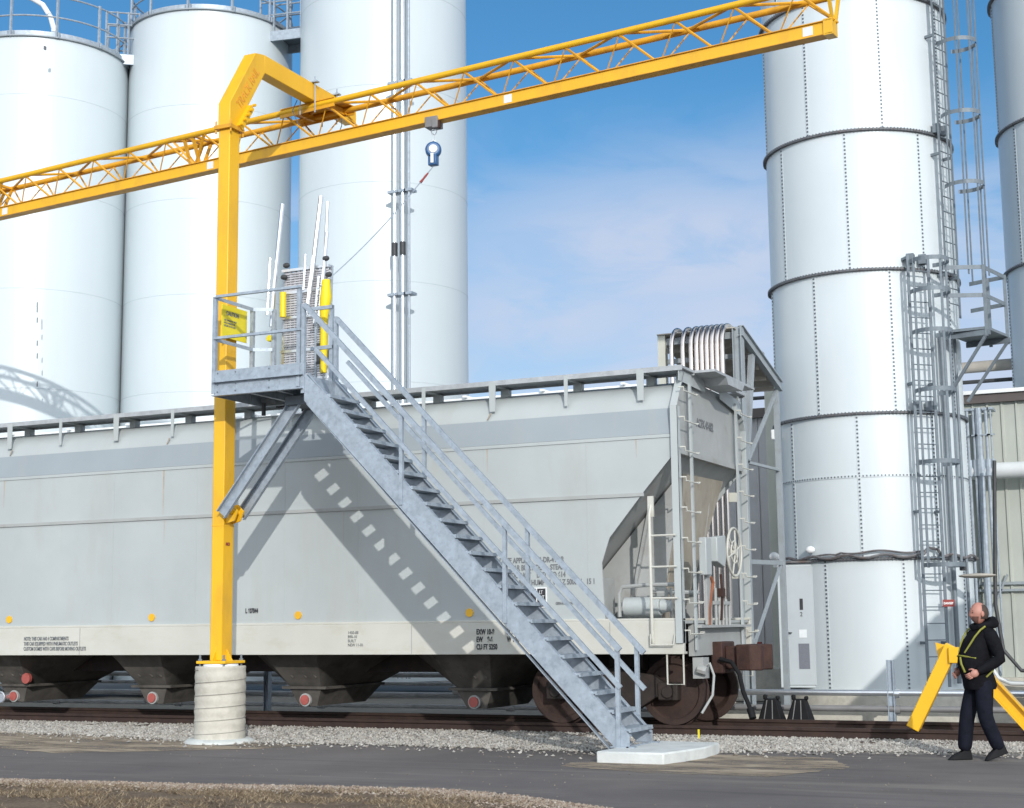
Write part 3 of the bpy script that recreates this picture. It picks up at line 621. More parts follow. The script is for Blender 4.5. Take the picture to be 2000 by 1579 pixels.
    T('DATE APPLIED      2-DR-4TOR\n        CAR BUILT TEST   STEAM\n     3  DO NOT    DIST  TO 614\n     4 DO NOT HUMP   1 VOLZ 500004   15 1', .105, -2.72, 2.43, INKG, sx=.72, bold=.003)
    T('GRN-BLK    WHT-4', .05, -1.86, 1.84, INKG, sx=.8, bold=.002)
    text('end_lettering', 'ACFX 46482', .17, INKG, car, (-.052, .98, 4.33), (0, 1, 0), (0, 0, 1), sx=.85, bold=.004)
    mb = MB(); mb.box(-2.30, -1.99, .012, .028, 1.80, 2.08); pl = P('placard', mb, WHITE)
    mb = MB(); mb.box(-2.285, -2.15, .006, .012, 1.86, 2.065); mb.box(-2.13, -2.005, .006, .012, 1.86, 2.065); mb.box(-2.285, -2.005, .006, .012, 1.815, 1.845); part('placard_panel', mb, INK, pl)
    text('placard_lettering', 'LT\nWT', .07, WHITE, pl, (-2.10, .004, 1.99), (1, 0, 0), (0, 0, 1), sx=.7)
    for x in (-14.7, -11.78, -8.83, -6.09, -3.2):
        mb = MB(); mb.cyl((x, .012, 1.745), (x, .029, 1.745), .062, n=8); d = P('yellow_marker', mb, YEL)
    # rust streaks under brackets
    mb = MB()
    for x in (-8.6, -2.86, -11.9): mb.prismY([(x-.02, 4.60), (x+.012, 4.60), (x-.05, 4.50), (x-.07, 4.50)], .085, .09)
    P('rust_streak', mb, TAN)
    for x, z0, z1, w_ in ((-8.66, 4.08, 3.36, .016), (-8.63, 3.27, 2.9, .008), (-2.9, 4.08, 3.75, .010), (-12.0, 4.08, 3.62, .014), (-.62, 4.08, 3.82, .010), (-5.3, 3.27, 2.7, .006)):
        mb = MB(); mb.add([(x-w_, .0287, z0), (x+w_, .0287, z0), (x+w_*.3, .0287, z1), (x-w_*.2, .0287, z1)], [(0, 1, 2, 3)]); P('rust_streak', mb, STREAK)
    return car
car = hopper_car()

# ------------------------------------------------------------------ concrete pedestal + pad
mb = MB(); prf = [(.350, .06)]
for k in range(30):
    z = .08+k*.0325; prf.append((.350+.005*math.sin(k*1.3), z))
prf += [(.350, 1.03), (.342, 1.045)]
ped = thing('concrete_pedestal', 'round pale concrete pier with spiral form marks carrying the yellow mast', 'pier', (-6.2, -1.75, 0))
mbp = MB(); mbp.lathe((-6.2, -1.75, 0), prf, 48); part('pier_shaft', mbp, CONC, ped)
mbs = MB()
for z0 in np.arange(.10, 1.0, .175):
    pts = [(-6.2+.352*math.cos(t), -1.75+.352*math.sin(t), z0+.13*(t+math.pi)/(2*math.pi)) for t in np.linspace(-math.pi, .6, 30) if z0+.13*(t+math.pi)/(2*math.pi) < 1.0]
    mbs.tube(pts, .006, 5)
part('spiral_seam', mbs, SEAM, ped)
mbc = MB(); mbc.lathe((-6.2, -1.75, 0), [(.49, -.02), (.48, .03), (.42, .06), (.3, .06)], 40); part('pier_collar', mbc, CONCP, ped)
mbg = MB(); mbg.lathe((-6.2, -1.75, 0), [(.25, 1.04), (.24, 1.075), (.1, 1.075)], 24); part('grout_ring', mbg, WHITEP, ped)
mb = MB(); mb.prismZ([(-.08, -2.96), (.74, -2.97), (.93, -2.10), (.88, -1.34), (.05, -1.32)], -.02, .13); solo('concrete_pad', mb, CONCP, 'low pale concrete slab under the foot of the stairs', 'slab', bevel=.02)

# ------------------------------------------------------------------ yellow gantry
g = thing('overhead_gantry', 'yellow mast with bent arm holding a long truss rail over the hopper car', 'gantry', (-6.22, -1.72, 1.08))
G = lambda n, mb, m, **k: part(n, mb, m, g, **k)
mx0, mx1, my0, my1 = -6.32, -6.12, -1.85, -1.60
mb = MB(); mb.box(mx0, mx1, my0, my1, 1.12, 8.82); G('mast', mb, YEL, bevel=.012)
mb = MB(); mb.box(-6.46, -5.98, -1.97, -1.48, 1.08, 1.12); G('base_plate', mb, YEL, bevel=.006)
mb = MB()
for x in (-6.42, -6.02):
    for y in (-1.93, -1.52): mb = MB(); mb.cyl((x, y, 1.03), (x, y, 1.20), .015, n=8); mb.cyl((x, y, 1.12), (x, y, 1.145), .03, n=6); G('anchor_bolt', mb, GALVD)
mb = MB()
for (a, b) in (((mx1, -1.725), (mx1+.10, -1.725)),): mb.prismY([(mx1, 1.12), (mx1+.10, 1.12), (mx1, 1.28)], -1.73, -1.715)
mb.prismX([(my0, 1.12), (my0-.09, 1.12), (my0, 1.28)], -6.225, -6.21); G('base_gusset', mb, YEL)
# bent neck: (y,z) outline
neck = [(my0-.01, 8.86), (my0-.01, 9.20), (-1.235, 10.16), (-1.03, 10.215), (2.02, 10.215), (2.02, 9.93), (-1.03, 9.93), (-1.12, 9.88), (-1.55, 9.15), (-1.59, 8.86)]
mb = MB(); mb.prismX([(my0-.01, 8.86), (my0-.01, 9.20), (-1.235, 10.165), (-1.00, 10.215), (-.98, 9.93), (-1.60, 8.98), (-1.59, 8.86)], -6.325, -6.115); G('elbow', mb, YEL, bevel=.008)
mb = MB(); mb.box(-6.325, -6.115, -.995, 1.66, 9.93, 10.213); G('horizontal_arm', mb, YEL, bevel=.008)
mb = MB(); mb.box(mx0-.05, mx1+.05, my0-.05, my1+.05, 8.80, 8.86)
for x in (mx0-.03, mx1+.03):
    for y in (my0-.02, my1+.03): mb.cyl((x, y, 8.74), (x, y, 8.93), .016, n=6)
G('joint_flange', mb, YEL2, bevel=.004)
mb = MB(); mb.hull([(-6.13, -1.70, 8.88), (-6.05, -1.70, 8.88), (-6.05, -1.42, 9.28), (-6.13, -1.42, 9.28)], [(-6.13, -1.62, 8.83), (-6.05, -1.62, 8.83), (-6.05, -1.34, 9.23), (-6.13, -1.34, 9.23)])
for k in range(5):
    t = k/4; mb.cyl((-6.05, -1.68+.3*t, 8.9+.38*t), (-6.0, -1.68+.3*t, 8.9+.38*t), .022, n=6)
G('hinge_plate', mb, YEL)
text('elbow_lettering', 'TRACK RAIL', .20, FADED, g, (-6.112, -1.60, 9.16), (0, .545, .84), (0, -.84, .545), sx=.78, bold=.003)
mb = MB(); mb.prismY([(mx1-.02, 3.02), (mx1+.14, 3.06), (mx1+.20, 3.20), (mx1+.10, 3.30), (mx1-.02, 3.28)], -1.80, -1.77); mb.prismY([(mx1-.02, 3.02), (mx1+.14, 3.06), (mx1+.20, 3.20), (mx1+.10, 3.30), (mx1-.02, 3.28)], -1.66, -1.63)
mb.cyl((mx1+.10, -1.84, 3.18), (mx1+.10, -1.60, 3.18), .03, n=10); mb.box(mx0-.004, mx1+.004, my0-.004, my1+.004, 2.99, 3.01); G('brace_lug', mb, YEL, bevel=.004)
text('mast_sticker', 'NO', .06, REDM, g, (mx1+.003, -1.79, 2.72), (0, 1, 0), (0, 0, 1), bold=.004)
# truss rail
tA = Vector((-17.99, 2.04, 9.25)); tB = Vector((2.42, -0.28, 9.25)); td = (tB-tA).normalized(); tn = Vector((td.y, -td.x, 0)).normalized()   # tn points to the camera side
if tn.y > 0: tn = -tn
up = Vector((0, 0, 1)); LEN = (tB-tA).length
def tp(s, off=0.0, z=0.0): return tA + td*s + tn*off + up*z
mb = MB(); W2, H2 = .068, .172
mb.prof(tp(0, 0, H2/2), tp(LEN, 0, H2/2), [(-W2, -H2/2), (-.02, -H2/2), (-.02, -H2/2+.012), (-W2+.01, -H2/2+.012), (-W2+.01, H2/2-.01), (W2-.01, H2/2-.01), (W2-.01, -H2/2+.012), (.02, -H2/2+.012), (.02, -H2/2), (W2, -H2/2), (W2, H2/2), (-W2, H2/2)])
rail = G('enclosed_track', mb, YEL)
mb = MB(); mb.prof(tp(0, 0, H2), tp(LEN, 0, H2), [(-.095, 0), (.095, 0), (.095, .012), (-.095, .012)]); mb.prof(tp(0, 0, 0), tp(LEN, 0, 0), [(-.095, -.012), (.095, -.012), (.095, 0), (-.095, 0)]); part('track_flange', mb, YEL2, rail)
topz = .62; half = .235
for off in (half, -half):
    mb = MB(); mb.tube([tp(0, off, topz), tp(LEN, off, topz)], .048, 12); G('top_chord', mb, YEL if off > 0 else YEL2)
nodes = np.arange(LEN-.43, 0, -.88)
for off in (half, -half):
    mb = MB()
    for s in nodes:
        mb.tube([tp(s, off, topz-.03), tp(s+.46, .06*np.sign(off), H2)], .020 if off > 0 else .016, 6)
        mb.tube([tp(s, off, topz-.03), tp(s-.30, .06*np.sign(off), H2)], .011, 6)
    G('web_bars', mb, YEL2)
mb = MB()
for i, s in enumerate(nodes):
    sg = 1 if i % 2 else -1
    mb.tube([tp(s, half*sg, topz), tp(s-.93, -half*sg, topz)], .022, 6)
G('top_lacing', mb, YEL2)
# end frame, splices, stickers
mb = MB(); mb.beam(tp(LEN, half, topz), tp(LEN, -half, topz), .05, .05); mb.beam(tp(LEN, half, topz), tp(LEN, .05, H2), .04, .05); mb.beam(tp(LEN, -half, topz), tp(LEN, -.05, H2), .04, .05)
mb.prof(tp(LEN-.12, 0, .086), tp(LEN+.01, 0, .086), [(-.095, -.11), (.095, -.11), (.095, .115), (-.095, .115)]); G('end_frame', mb, YEL)
def s_at_x(x): return (x-tA.x)/td.x
mb = MB()
for xs_ in (-8.86, -13.9):
    s0 = s_at_x(xs_)
    for ds in (-.10, .10):
        mb = MB(); mb.beam(tp(s0+ds, half, topz), tp(s0+ds, 0.05, H2), .05, .04); mb.beam(tp(s0+ds, -half, topz), tp(s0+ds, -.05, H2), .05, .04); mb.beam(tp(s0+ds, half, topz), tp(s0+ds, -half, topz), .05, .04); G('splice_frame', mb, YEL2)
    mb = MB(); mb.beam(tp(s0-.38, half, topz), tp(s0-.02, .05, H2), .04, .04); mb.beam(tp(s0+.38, half, topz), tp(s0+.02, .05, H2), .04, .04); G('splice_strut', mb, YEL2)
for x in (2.08, -2.59, -8.50, -13.62):
    s0 = s_at_x(x); mb = MB(); mb.prof(tp(s0-.07, .0705, .086), tp(s0+.07, .0705, .086), [(-.002, -.062), (.002, -.062), (.002, .062), (-.002, .062)]); G('white_sticker', mb, WHITEP)
# clamp saddle under the arm
sm = s_at_x(-6.2); mb = MB()
for off in (half+.02, -half-.02):
    mb.beam(tp(sm-.62, off, topz-.02), tp(sm+.50, off, topz-.02), .02, .14)
mb.beam(tp(sm-.6, 0, topz+.052), tp(sm+.5, 0, topz+.052), .56, .012)
for ds in (-.3, .3): mb.beam(tp(sm+ds, half, topz-.02), tp(sm+ds, -half, topz-.02), .06, .10)
G('saddle_clamp', mb, YEL2, label='darker saddle plate clamping the truss under the arm')
mb = MB()
for x in (-6.36, -6.08):
    for y in (.36, 1.02): mb.cyl((x, y, 9.72), (x, y, 10.32), .012, n=6); mb.cyl((x, y, 10.22), (x, y, 10.26), .028, n=6)
for y in (.36, 1.02): mb.box(-6.42, -6.02, y-.04, y+.04, 10.216, 10.235)
G('clamp_rod', mb, GALV)
mb = MB(); mb.tube([(-6.38, .3, 9.95), (-6.40, .2, 9.75), (-6.38, .35, 9.55)], .008, 5); G('loose_wire', mb, GALVD); mb = MB(); mb.tube([(-6.05, 1.1, 9.9), (-6.0, 1.05, 9.7), (-6.02, 1.0, 9.56)], .008, 5); G('loose_wire', mb, GALVD)
# arm tail behind the truss
mb = MB(); mb.prismX([(1.66, 10.213), (1.66, 9.93), (1.68, 9.93), (1.68, 10.213)], -6.33, -6.11); G('arm_end_cap', mb, YEL)

# fall arrest device
s0 = s_at_x(-3.97); tr = tp(s0, 0, 0)
f = thing('fall_arrest_reel', 'blue and silver self retracting reel hanging from a trolley on the yellow rail', 'reel', tuple(tr + up*-.75))
mb = MB(); mb.box(tr.x-.11, tr.x+.11, tr.y-.10, tr.y+.10, tr.z-.10, tr.z+.07); mb.box(tr.x+.03, tr.x+.13, tr.y-.13, tr.y-.09, tr.z-.13, tr.z+.03); part('trolley', mb, PIPEG, f, bevel=.01)
mb = MB(); mb.box(tr.x+.12, tr.x+.16, tr.y-.12, tr.y-.06, tr.z-.14, tr.z-.02); part('trolley_bumper', mb, RUST, f)
mb = MB(); mb.ring((tr.x, tr.y, tr.z-.15), .045, .011, 16, 6, 'y'); mb.tube([(tr.x, tr.y, tr.z-.19), (tr.x, tr.y, tr.z-.30)], .011, 6); part('shackle', mb, ALU, f)
rc = Vector((tr.x-.01, tr.y, tr.z-.44))
mb = MB(); mb.lathe(rc, [(0.0, -.07), (.10, -.07), (.125, -.045), (.125, .045), (.10, .07), (0, .07)], 28, (.42, -.9, 0)); mb.prof(rc+Vector((0, 0, -.08)), rc+Vector((0, 0, -.25)), [(-.07, -.055), (.07, -.055), (.07, .055), (-.07, .055)], (0, 1, 0)); part('reel_housing', mb, BLUE, f, bevel=.012)
mb = MB(); n_ = Vector((.42, -.9, 0)).normalized(); mb.lathe(rc+n_*.071, [(0, .004), (.02, .004), (.022, .012), (.060, .012), (.066, 0.0)], 28, n_); mb.ring(rc+Vector((0, 0, .11)), .04, .014, 14, 6, 'y'); mb.prof(rc+n_*.075+Vector((-.02, 0, -.07)), rc+n_*.075+Vector((-.02, 0, -.22)), [(-.022, -.008), (.022, -.008), (.022, .008), (-.022, .008)], n_); part('reel_cover', mb, WHITEP, f)
pe = Vector((-4.86, -1.42, 6.35)); ps = rc+Vector((0, 0, -.26))
pa = ps.lerp(pe, .10); pb = ps.lerp(pe, .22)
sag = lambda t: Vector((0, 0, -.10*math.sin(math.pi*t)))
mb = MB(); mb.tube([ps.lerp(pe, t)+sag(t) for t in np.linspace(0, 1, 24)], .009, 5); part('lifeline_cable', mb, GALV, f)
mb = MB(); mb.tube([ps.lerp(pe, t)+sag(t) for t in (.05, .07, .09, .12)], [.012, .018, .016, .022], 6); part('webbing_sleeve', mb, REDM, f)

# ------------------------------------------------------------------ stairs and platform
st = thing('steel_stair_platform', 'galvanized steel staircase and railed platform leading up beside the hopper car', 'stairs', (-2.2, -2.0, .13))
S_ = lambda n, mb, m, **k: part(n, mb, m, st, **k)
ztop = lambda x: 4.94-1.0385*(x+4.39); zbot = lambda x: ztop(x)-.41
for y, sgn in ((-2.40, 1), (-1.62, -1)):
    mb = MB(); y0, y1 = (y, y+.012)
    web = [(-4.44, 4.96), (-4.10, ztop(-4.10)), (.12, ztop(.12)), (.12, .13), (-.075, .13), (-4.44, zbot(-4.44))]
    mb.prismY(web, y0, y1)
    yi = (y1, y1+.06) if sgn == 1 else (y0-.06, y0)
    yf = (y-.0, y+.075) if sgn == 1 else (y-.063, y+.012)
    def flange(xa, xb, fn, t):
        mb.hull([(xa, yf[0]-.001, fn(xa)), (xa, yf[1], fn(xa)), (xa, yf[1], fn(xa)+t), (xa, yf[0]-.001, fn(xa)+t)], [(xb, yf[0]-.001, fn(xb)), (xb, yf[1], fn(xb)), (xb, yf[1], fn(xb)+t), (xb, yf[0]-.001, fn(xb)+t)])
    flange(-4.40, .12, ztop, .014); flange(-4.40, -.07, lambda x: zbot(x)-.014, .014)
    S_('stringer', mb, GALV)
mb0 = None
for k in range(21):
    x = .10-k*.2085-.20; z = .13+.215*(k+1)
    if z > 4.85: break
    mb = MB(); mb.box(x-.02, x+.23, -2.385, -1.625, z-.03, z); mb.box(x+.205, x+.235, -2.385, -1.625, z-.045, z-.03); mb.box(x-.02, x+.0, -2.385, -1.625, z-.05, z-.03)
    S_('tread', mb, GALV)
# platform
PX0, PX1, PYn, PYf = -5.91, -4.44, -2.40, -1.30
mb = MB(); mb.box(PX0+.004, PX1-.004, PYn-.012, PYn-.004, 4.945, 5.10); S_('toe_board', mb, GALV)
mb = MB(); mb.chan((PX0, PYn, 4.84), (PX1, PYn, 4.84), .07, .20, .012); mb.chan((PX1, PYf, 4.84), (PX0, PYf, 4.84), .07, .20, .012); mb.box(PX0, PX0+.012, PYn, PYf, 4.74, 5.0); mb.box(PX1-.012, PX1, PYn+.01, PYf, 4.72, 4.94)
mb.box(-5.4, -5.34, PYn+.07, PYf, 4.76, 4.90); mb.box(-4.95, -4.89, PYn+.07, PYf, 4.76, 4.90); S_('platform_frame', mb, GALV)
mb = MB(); mb.box(PX0+.02, PX1-.02, PYn+.012, PYf, 4.90, 4.935); S_('deck_grating', mb, GALVD)
mb = MB()
for x in (-5.85, -5.55, -5.0, -4.55):
    for z in (4.80, 4.90, 5.06): mb.cyl((x, PYn-.004, z), (x, PYn-.018, z), .012, n=6)
S_('frame_bolt', mb, GALVD)
mb = MB(); mb.box(-5.2, -5.05, -1.3, -1.1, 4.62, 4.76); mb.box(-5.7, -5.0, -1.2, -1.0, 4.72, 4.80); S_('under_bracket', mb, DARKF); mb = MB(); mb.cyl((-5.5, -1.8, 4.70), (-5.5, -1.8, 4.52), .03); S_('under_bracket', mb, DARKF)
w5 = .045
def rail_run(pts, m=GALV, t=w5): 
    mb = MB()
    for p, q in zip(pts, pts[1:]): mb.angle(p, q, t, .008)
    return mb
mb = MB()
for z in (6.13, 5.54):
    mb.angle((PX0, PYn, z), (PX1-.05, PYn, z), .045, .007, (0, 0, 1)); mb.beam((PX0+.02, PYn, z), (PX0+.02, -1.53, z), .008, .05); mb.beam((PX0+.02, -1.53, z), (PX0+.27, -1.40, z), .008, .05)
for x, y, zt in ((PX0+.02, PYn, 6.15), (PX1-.06, PYn, 6.14), (PX0+.02, -1.53, 6.13), (PX0+.29, -1.38, 6.14)):
    mb.angle((x, y-.024 if y < -2 else y, 4.78), (x, y-.024 if y < -2 else y, zt), .055, .008, (0, 1, 0))
S_('platform_guardrail', mb, GALV)
# stair handrails
for y in (-2.42, -1.60):
    dz = .93 if y < -2 else .88
    mb = MB(); o = .04
    zt = lambda x: ztop(x)+dz-.02
    mb.beam((-4.43, y, zt(-4.43)), (.03, y, zt(.03)), .048, .066)
    mb.beam((-4.25, y, zt(-4.25)-.44), (.03, y, zt(.03)-.44), .04, .055)
    for x in (-4.43, -2.92 if y < -2 else -3.03, -1.455 if y < -2 else -1.52, .01 if y < -2 else -.05):
        mb.angle((x, y+(.0 if y < -2 else -.0), ztop(x)-.30), (x, y, zt(x)+.01), .05, .008, (0, 1, 0))
    S_('stair_handrail', mb, GALV)
mb = MB()
for y in (-1.60,):
    mb.angle((-4.50, y, 4.8), (-4.50, y, 6.05), .05, .008, (0, 1, 0)); mb.beam((-4.85, y, 6.02), (-4.50, y, 6.02), .04, .05); mb.beam((-4.85, y, 5.45), (-4.50, y, 5.45), .04, .05)
mb.angle((-4.62, PYf, 4.75), (-4.62, PYf, 5.95), .05, .008, (0, 1, 0))
S_('gate_post', mb, GALV)
# braces
for y in (-1.96, -1.50):
    mb = MB(); mb.chan((-6.06, y, 3.14), (-4.80, y, 4.70), .06, .17, .012, (0, 0, 1)); S_('brace', mb, GALV)
mb = MB(); mb.box(-4.98, -4.62, -2.05, -1.42, 4.60, 4.72); S_('brace_bracket', mb, GALVD)
mb = MB(); mb.box(.10, .128, -2.46, -1.56, .13, .15); mb.box(-.10, .20, -2.46, -2.36, .13, .145); mb.box(-.10, .20, -1.66, -1.56, .13, .145); S_('foot_plate', mb, GALV)

# folding gangway raised on the platform
gw = thing('folding_gangway', 'raised aluminium gangway with grated treads, tall bright rails and yellow spring covers', 'gangway', (-5.2, -1.15, 4.95))
W_ = lambda n, mb, m, **k: part(n, mb, m, gw, **k)
mb = MB()
for x in (-5.66, -5.28, -4.89): mb.beam((x, -1.10, 5.05), (x, -1.02, 6.78), .05, .05)
for z in (5.12, 5.55, 6.05, 6.42, 6.76): mb.box(-5.68, -4.87, -1.13, -1.06, z-.02, z+.02)
W_('gangway_frame', mb, ALU)
mb = MB()
for z in np.arange(5.15, 6.73, .036): mb.box(-5.64, -4.91, -1.11, -1.05, z, z+.023)
for x in np.arange(-5.62, -4.9, .075): mb.box(x, x+.02, -1.10, -1.06, 5.12, 6.74)
W_('grated_tread', mb, MESHM)
mb = MB(); mb.tube([(-5.78, -1.22, 5.92), (-5.76, -1.20, 6.45), (-5.68, -1.12, 7.78)], .034, 8); mb.tube([(-5.84, -1.25, 6.1), (-5.82, -1.22, 6.95)], .02, 8); W_('handrail_tube', mb, ALU)
mb = MB(); mb.tube([(-5.18, -1.25, 6.0), (-5.12, -1.18, 6.6), (-5.02, -1.10, 7.82)], .036, 8); mb.tube([(-5.22, -1.25, 6.4), (-5.22, -1.2, 6.95)], .018, 8); mb.tube([(-4.94, -1.05, 7.74), (-5.02, -1.0, 6.7)], .026, 8); W_('handrail_tube', mb, ALU)
mb = MB(); mb.tube([(-4.98, -1.2, 5.9), (-4.90, -1.12, 7.26)], .026, 8); mb.tube([(-5.05, -1.22, 5.9), (-5.0, -1.18, 6.6)], .02, 8); W_('handrail_tube', mb, ALU)
mb = MB(); mb.tube([(-5.60, -1.2, 6.42), (-5.60, -1.2, 6.05)], .045, 10); W_('spring_cover', mb, YPLAST); mb = MB(); mb.tube([(-5.72, -1.25, 5.62), (-5.72, -1.25, 5.05)], .04, 10); W_('spring_cover', mb, YPLAST)
mb = MB(); mb.tube([(-4.80, -1.30, 6.50), (-4.80, -1.30, 6.25), (-4.82, -1.30, 6.10), (-4.83, -1.30, 5.9), (-4.83, -1.3, 5.6), (-4.83, -1.30, 5.15)], [.06, .085, .075, .05, .055, .045], 12)
W_('spring_cover', mb, YPLAST)
mb = MB()
for p in ((-5.62, -1.15, 6.66), (-5.60, -1.12, 6.84), (-4.90, -1.15, 6.86), (-4.82, -1.2, 6.60), (-5.75, -1.2, 5.86)): mb.ellipsoid(p, (.06, .04, .04), 8, 6)
mb.box(-4.98, -4.92, -1.25, -1.2, 5.3, 5.6); mb.box(-5.18, -5.12, -1.3, -1.2, 5.0, 5.1); W_('hinge_fitting', mb, DARKF)
mb = MB(); mb.cyl((-5.78, -1.28, 5.74), (-5.78, -1.24, 5.74), .05, n=12); W_('valve_dial', mb, YSIGN)
mb = MB()
for x in (-5.02, -4.66): mb.box(x, x+.03, -1.25, -1.22, 4.96, 5.95)
mb.box(-5.02, -4.63, -1.25, -1.22, 5.48, 5.51); W_('spring_bracket', mb, GALV)

sg = thing('yellow_sign', 'yellow rectangular notice with black lettering fixed beside the yellow mast', 'sign', (-6.05, -1.76, 5.65))
mb = MB(); mb.box(-6.06, -6.045, -2.06, -1.46, 5.66, 6.13); part('sign_panel', mb, YSIGN, sg)
text('sign_lettering', 'CAUTION', .085, INKG, sg, (-6.043, -1.97, 5.99), (0, 1, 0), (0, 0, 1), sx=.8, bold=.003)
text('sign_lettering', 'USE GANGWAY ONLY\nWITH HARNESS ON\nLIFELINE ATTACHED', .04, INKG, sg, (-6.043, -2.02, 5.90), (0, 1, 0), (0, 0, 1), sx=.75)

# ------------------------------------------------------------------ white welded silos
def welded_silo(lab, cx, cy, r, h, z0=.3, toprail=True):
    s = thing('white_silo', lab, 'silo', (cx, cy, z0), 'white welded silos behind the hopper car')
    mb = MB(); prf = [(r, z0)]
    prf += [(r, h)]
    mb.lathe((cx, cy, 0), prf, 128); part('silo_shell', mb, SILO, s)
    for z in np.arange(z0+2.1, h-.3, 2.4):
        mb = MB(); mb.lathe((cx, cy, 0), [(r, z-.011), (r+.0035, z-.008), (r+.0035, z+.008), (r, z+.011)], 96); part('weld_ring', mb, WELD, s)
    mb = MB(); mb.lathe((cx, cy, 0), [(r-.02, h-.01), (r+.06, h), (r+.06, h+.03), (r-.03, h+.05), (.4, h+.42), (0, h+.45)], 96); part('silo_roof', mb, RIMM, s)
    if toprail:
        mb = MB()
        for zz in (.55, 1.08): mb.ring((cx, cy, h+zz), r-.02, .022, 72, 6)
        mb.ring((cx, cy, h+.10), r-.02, .008, 72, w=.06)
        part('roof_railing', mb, GALV, s)
        for k in range(12):
            a = 2*math.pi*k/12+.35; x, y = cx+(r+.0)*math.cos(a), cy+(r+.0)*math.sin(a)
            mb = MB(); mb.beam((x, y, h-.02), (x, y, h+1.12), .05, .05); mb.box(x-.09, x-.06, y-.03, y+.03, h, h+.14); mb.box(x+.06, x+.09, y-.03, y+.03, h, h+.14); part('rail_post', mb, GALV, s)
    return s
s1 = welded_silo('leftmost white silo, cut off by the left edge of the photo', -19.95, 9.18, 2.1, 15.85)
s2 = welded_silo('white silo directly behind the yellow mast, with its railed roof showing', -16.61, 11.73, 2.1, 16.85)
s3 = welded_silo('tallest white silo, rising out of frame with pipes up its front', -11.89, 12.58, 2.1, 24.0)
mb = MB()
for z in (11.0, 10.3, 9.3, 8.85, 12.2): 
    p = onY(3, 150, 7.9); mb.box(p.x-.06, p.x+.06, 7.35, 7.45, z, z+.03)
part('shell_lug', mb, DARKF, s1)
p = onY(83, 90, 7.0); mb = MB(); mb.box(p.x-.015, p.x+.015, 7.05, 7.12, p.z-.07, p.z+.02); part('shell_mark', mb, INKG, s1)
mb = MB()
for y_ in (590, 600, 620, 665, 690, 745): 
    p = onY(70, y_, 7.07); mb.tube([(p.x, 7.12, p.z), (p.x, 7.12, p.z-.12)], .014, 5)
part('drip_stain', mb, INKG, s1)
mb = MB(); cx_, cy_, h_ = -19.95, 9.18, 15.85
mb.tube([onY(30, -8, 8.2), onY(60, -4, 8.2), onY(84, 10, 8.2), onY(99, 34, 8.2), onY(105, 56, 8.2), onY(106, 80, 8.2)], .065, 10); part('vent_pipe', mb, WHITE, s1)
mb = MB(); mb.cyl((cx_-.55, cy_-1.7, h_+.1), (cx_-.55, cy_-1.7, h_+.42), .10, n=12); mb.cyl((cx_+.0, cy_-1.8, h_+.1), (cx_+.0, cy_-1.8, h_+.3), .05, n=10); part('roof_vent', mb, WHITE, s1)
def walkway(lab, a, b, z):
    o = thing('roof_walkway', lab, 'walkway', ((a[0]+b[0])/2, (a[1]+b[1])/2, z-.3), 'walkways between the silo tops')
    A = Vector((a[0], a[1], z)); B = Vector((b[0], b[1], z)); n = (B-A).cross(up).normalized()*.45
    mb = MB(); mb.quad(A-n, B-n, B+n, A+n, .04); part('walkway_deck', mb, GALVD, o)
    for s in (1, -1):
        mb = MB(); mb.beam(A+n*s-up*.12, B+n*s-up*.12, .05, .26); part('walkway_beam', mb, GALV, o)
        mb = MB()
        for k in range(4): q = A.lerp(B, k/3)+n*s; mb.beam(q, q+up*1.15, .045, .045)
        for zz in (.45, .8, 1.12): mb.tube([A+n*s+up*zz, B+n*s+up*zz], .022, 6)
        part('walkway_railing', mb, GALV, o)
walkway('short walkway with railing between the leftmost silo and the silo behind the mast', (-18.55, 9.9), (-17.9, 10.4), 16.05)
walkway('short walkway between the silo behind the mast and the tallest silo', (-14.9, 11.8), (-13.8, 12.0), 16.62)
# riser pipes on silo 3
RP = [(770.5, .045, ALU), (786.5, .045, ALU), (799, .03, GALV)]
for i, (px, r, m) in enumerate(RP):
    p = onY(px, 600, 10.42); q = onY(px-8, 120, 10.42); dx = 0
    pr = thing('riser_pipe', ['leftmost of the vertical pipes on the tallest silo', 'middle of the vertical pipes on the tallest silo', 'thin grey conduit right of the pipes on the tallest silo'][i], 'pipe', (p.x, 10.40, .4), 'vertical pipes on the tallest silo')
    mb = MB(); mb.cyl((p.x, 10.42, .4), (p.x, 10.42, 23), r, n=12); part('pipe_run', mb, m, pr)
    if i < 2:
        for sgn in (-1,): mb = MB(); mb.cyl((p.x+.075, 10.44, .4), (p.x+.075, 10.44, 23), .012, n=6); part('tracer_line', mb, GALVD, pr)
        mb = MB(); mb.cyl((p.x, 10.42, 10.05), (p.x, 10.42, 10.36), .065, n=12); part('pipe_coupling', mb, DARKF, pr)
    for z in (6.4, 9.1, 11.55, 14.2, 17.0):
        mb = MB(); mb.box(p.x-.16 if i == 0 else p.x-.1, p.x+.1, 10.36, 10.62, z, z+.06); part('pipe_clamp', mb, GALV, pr)

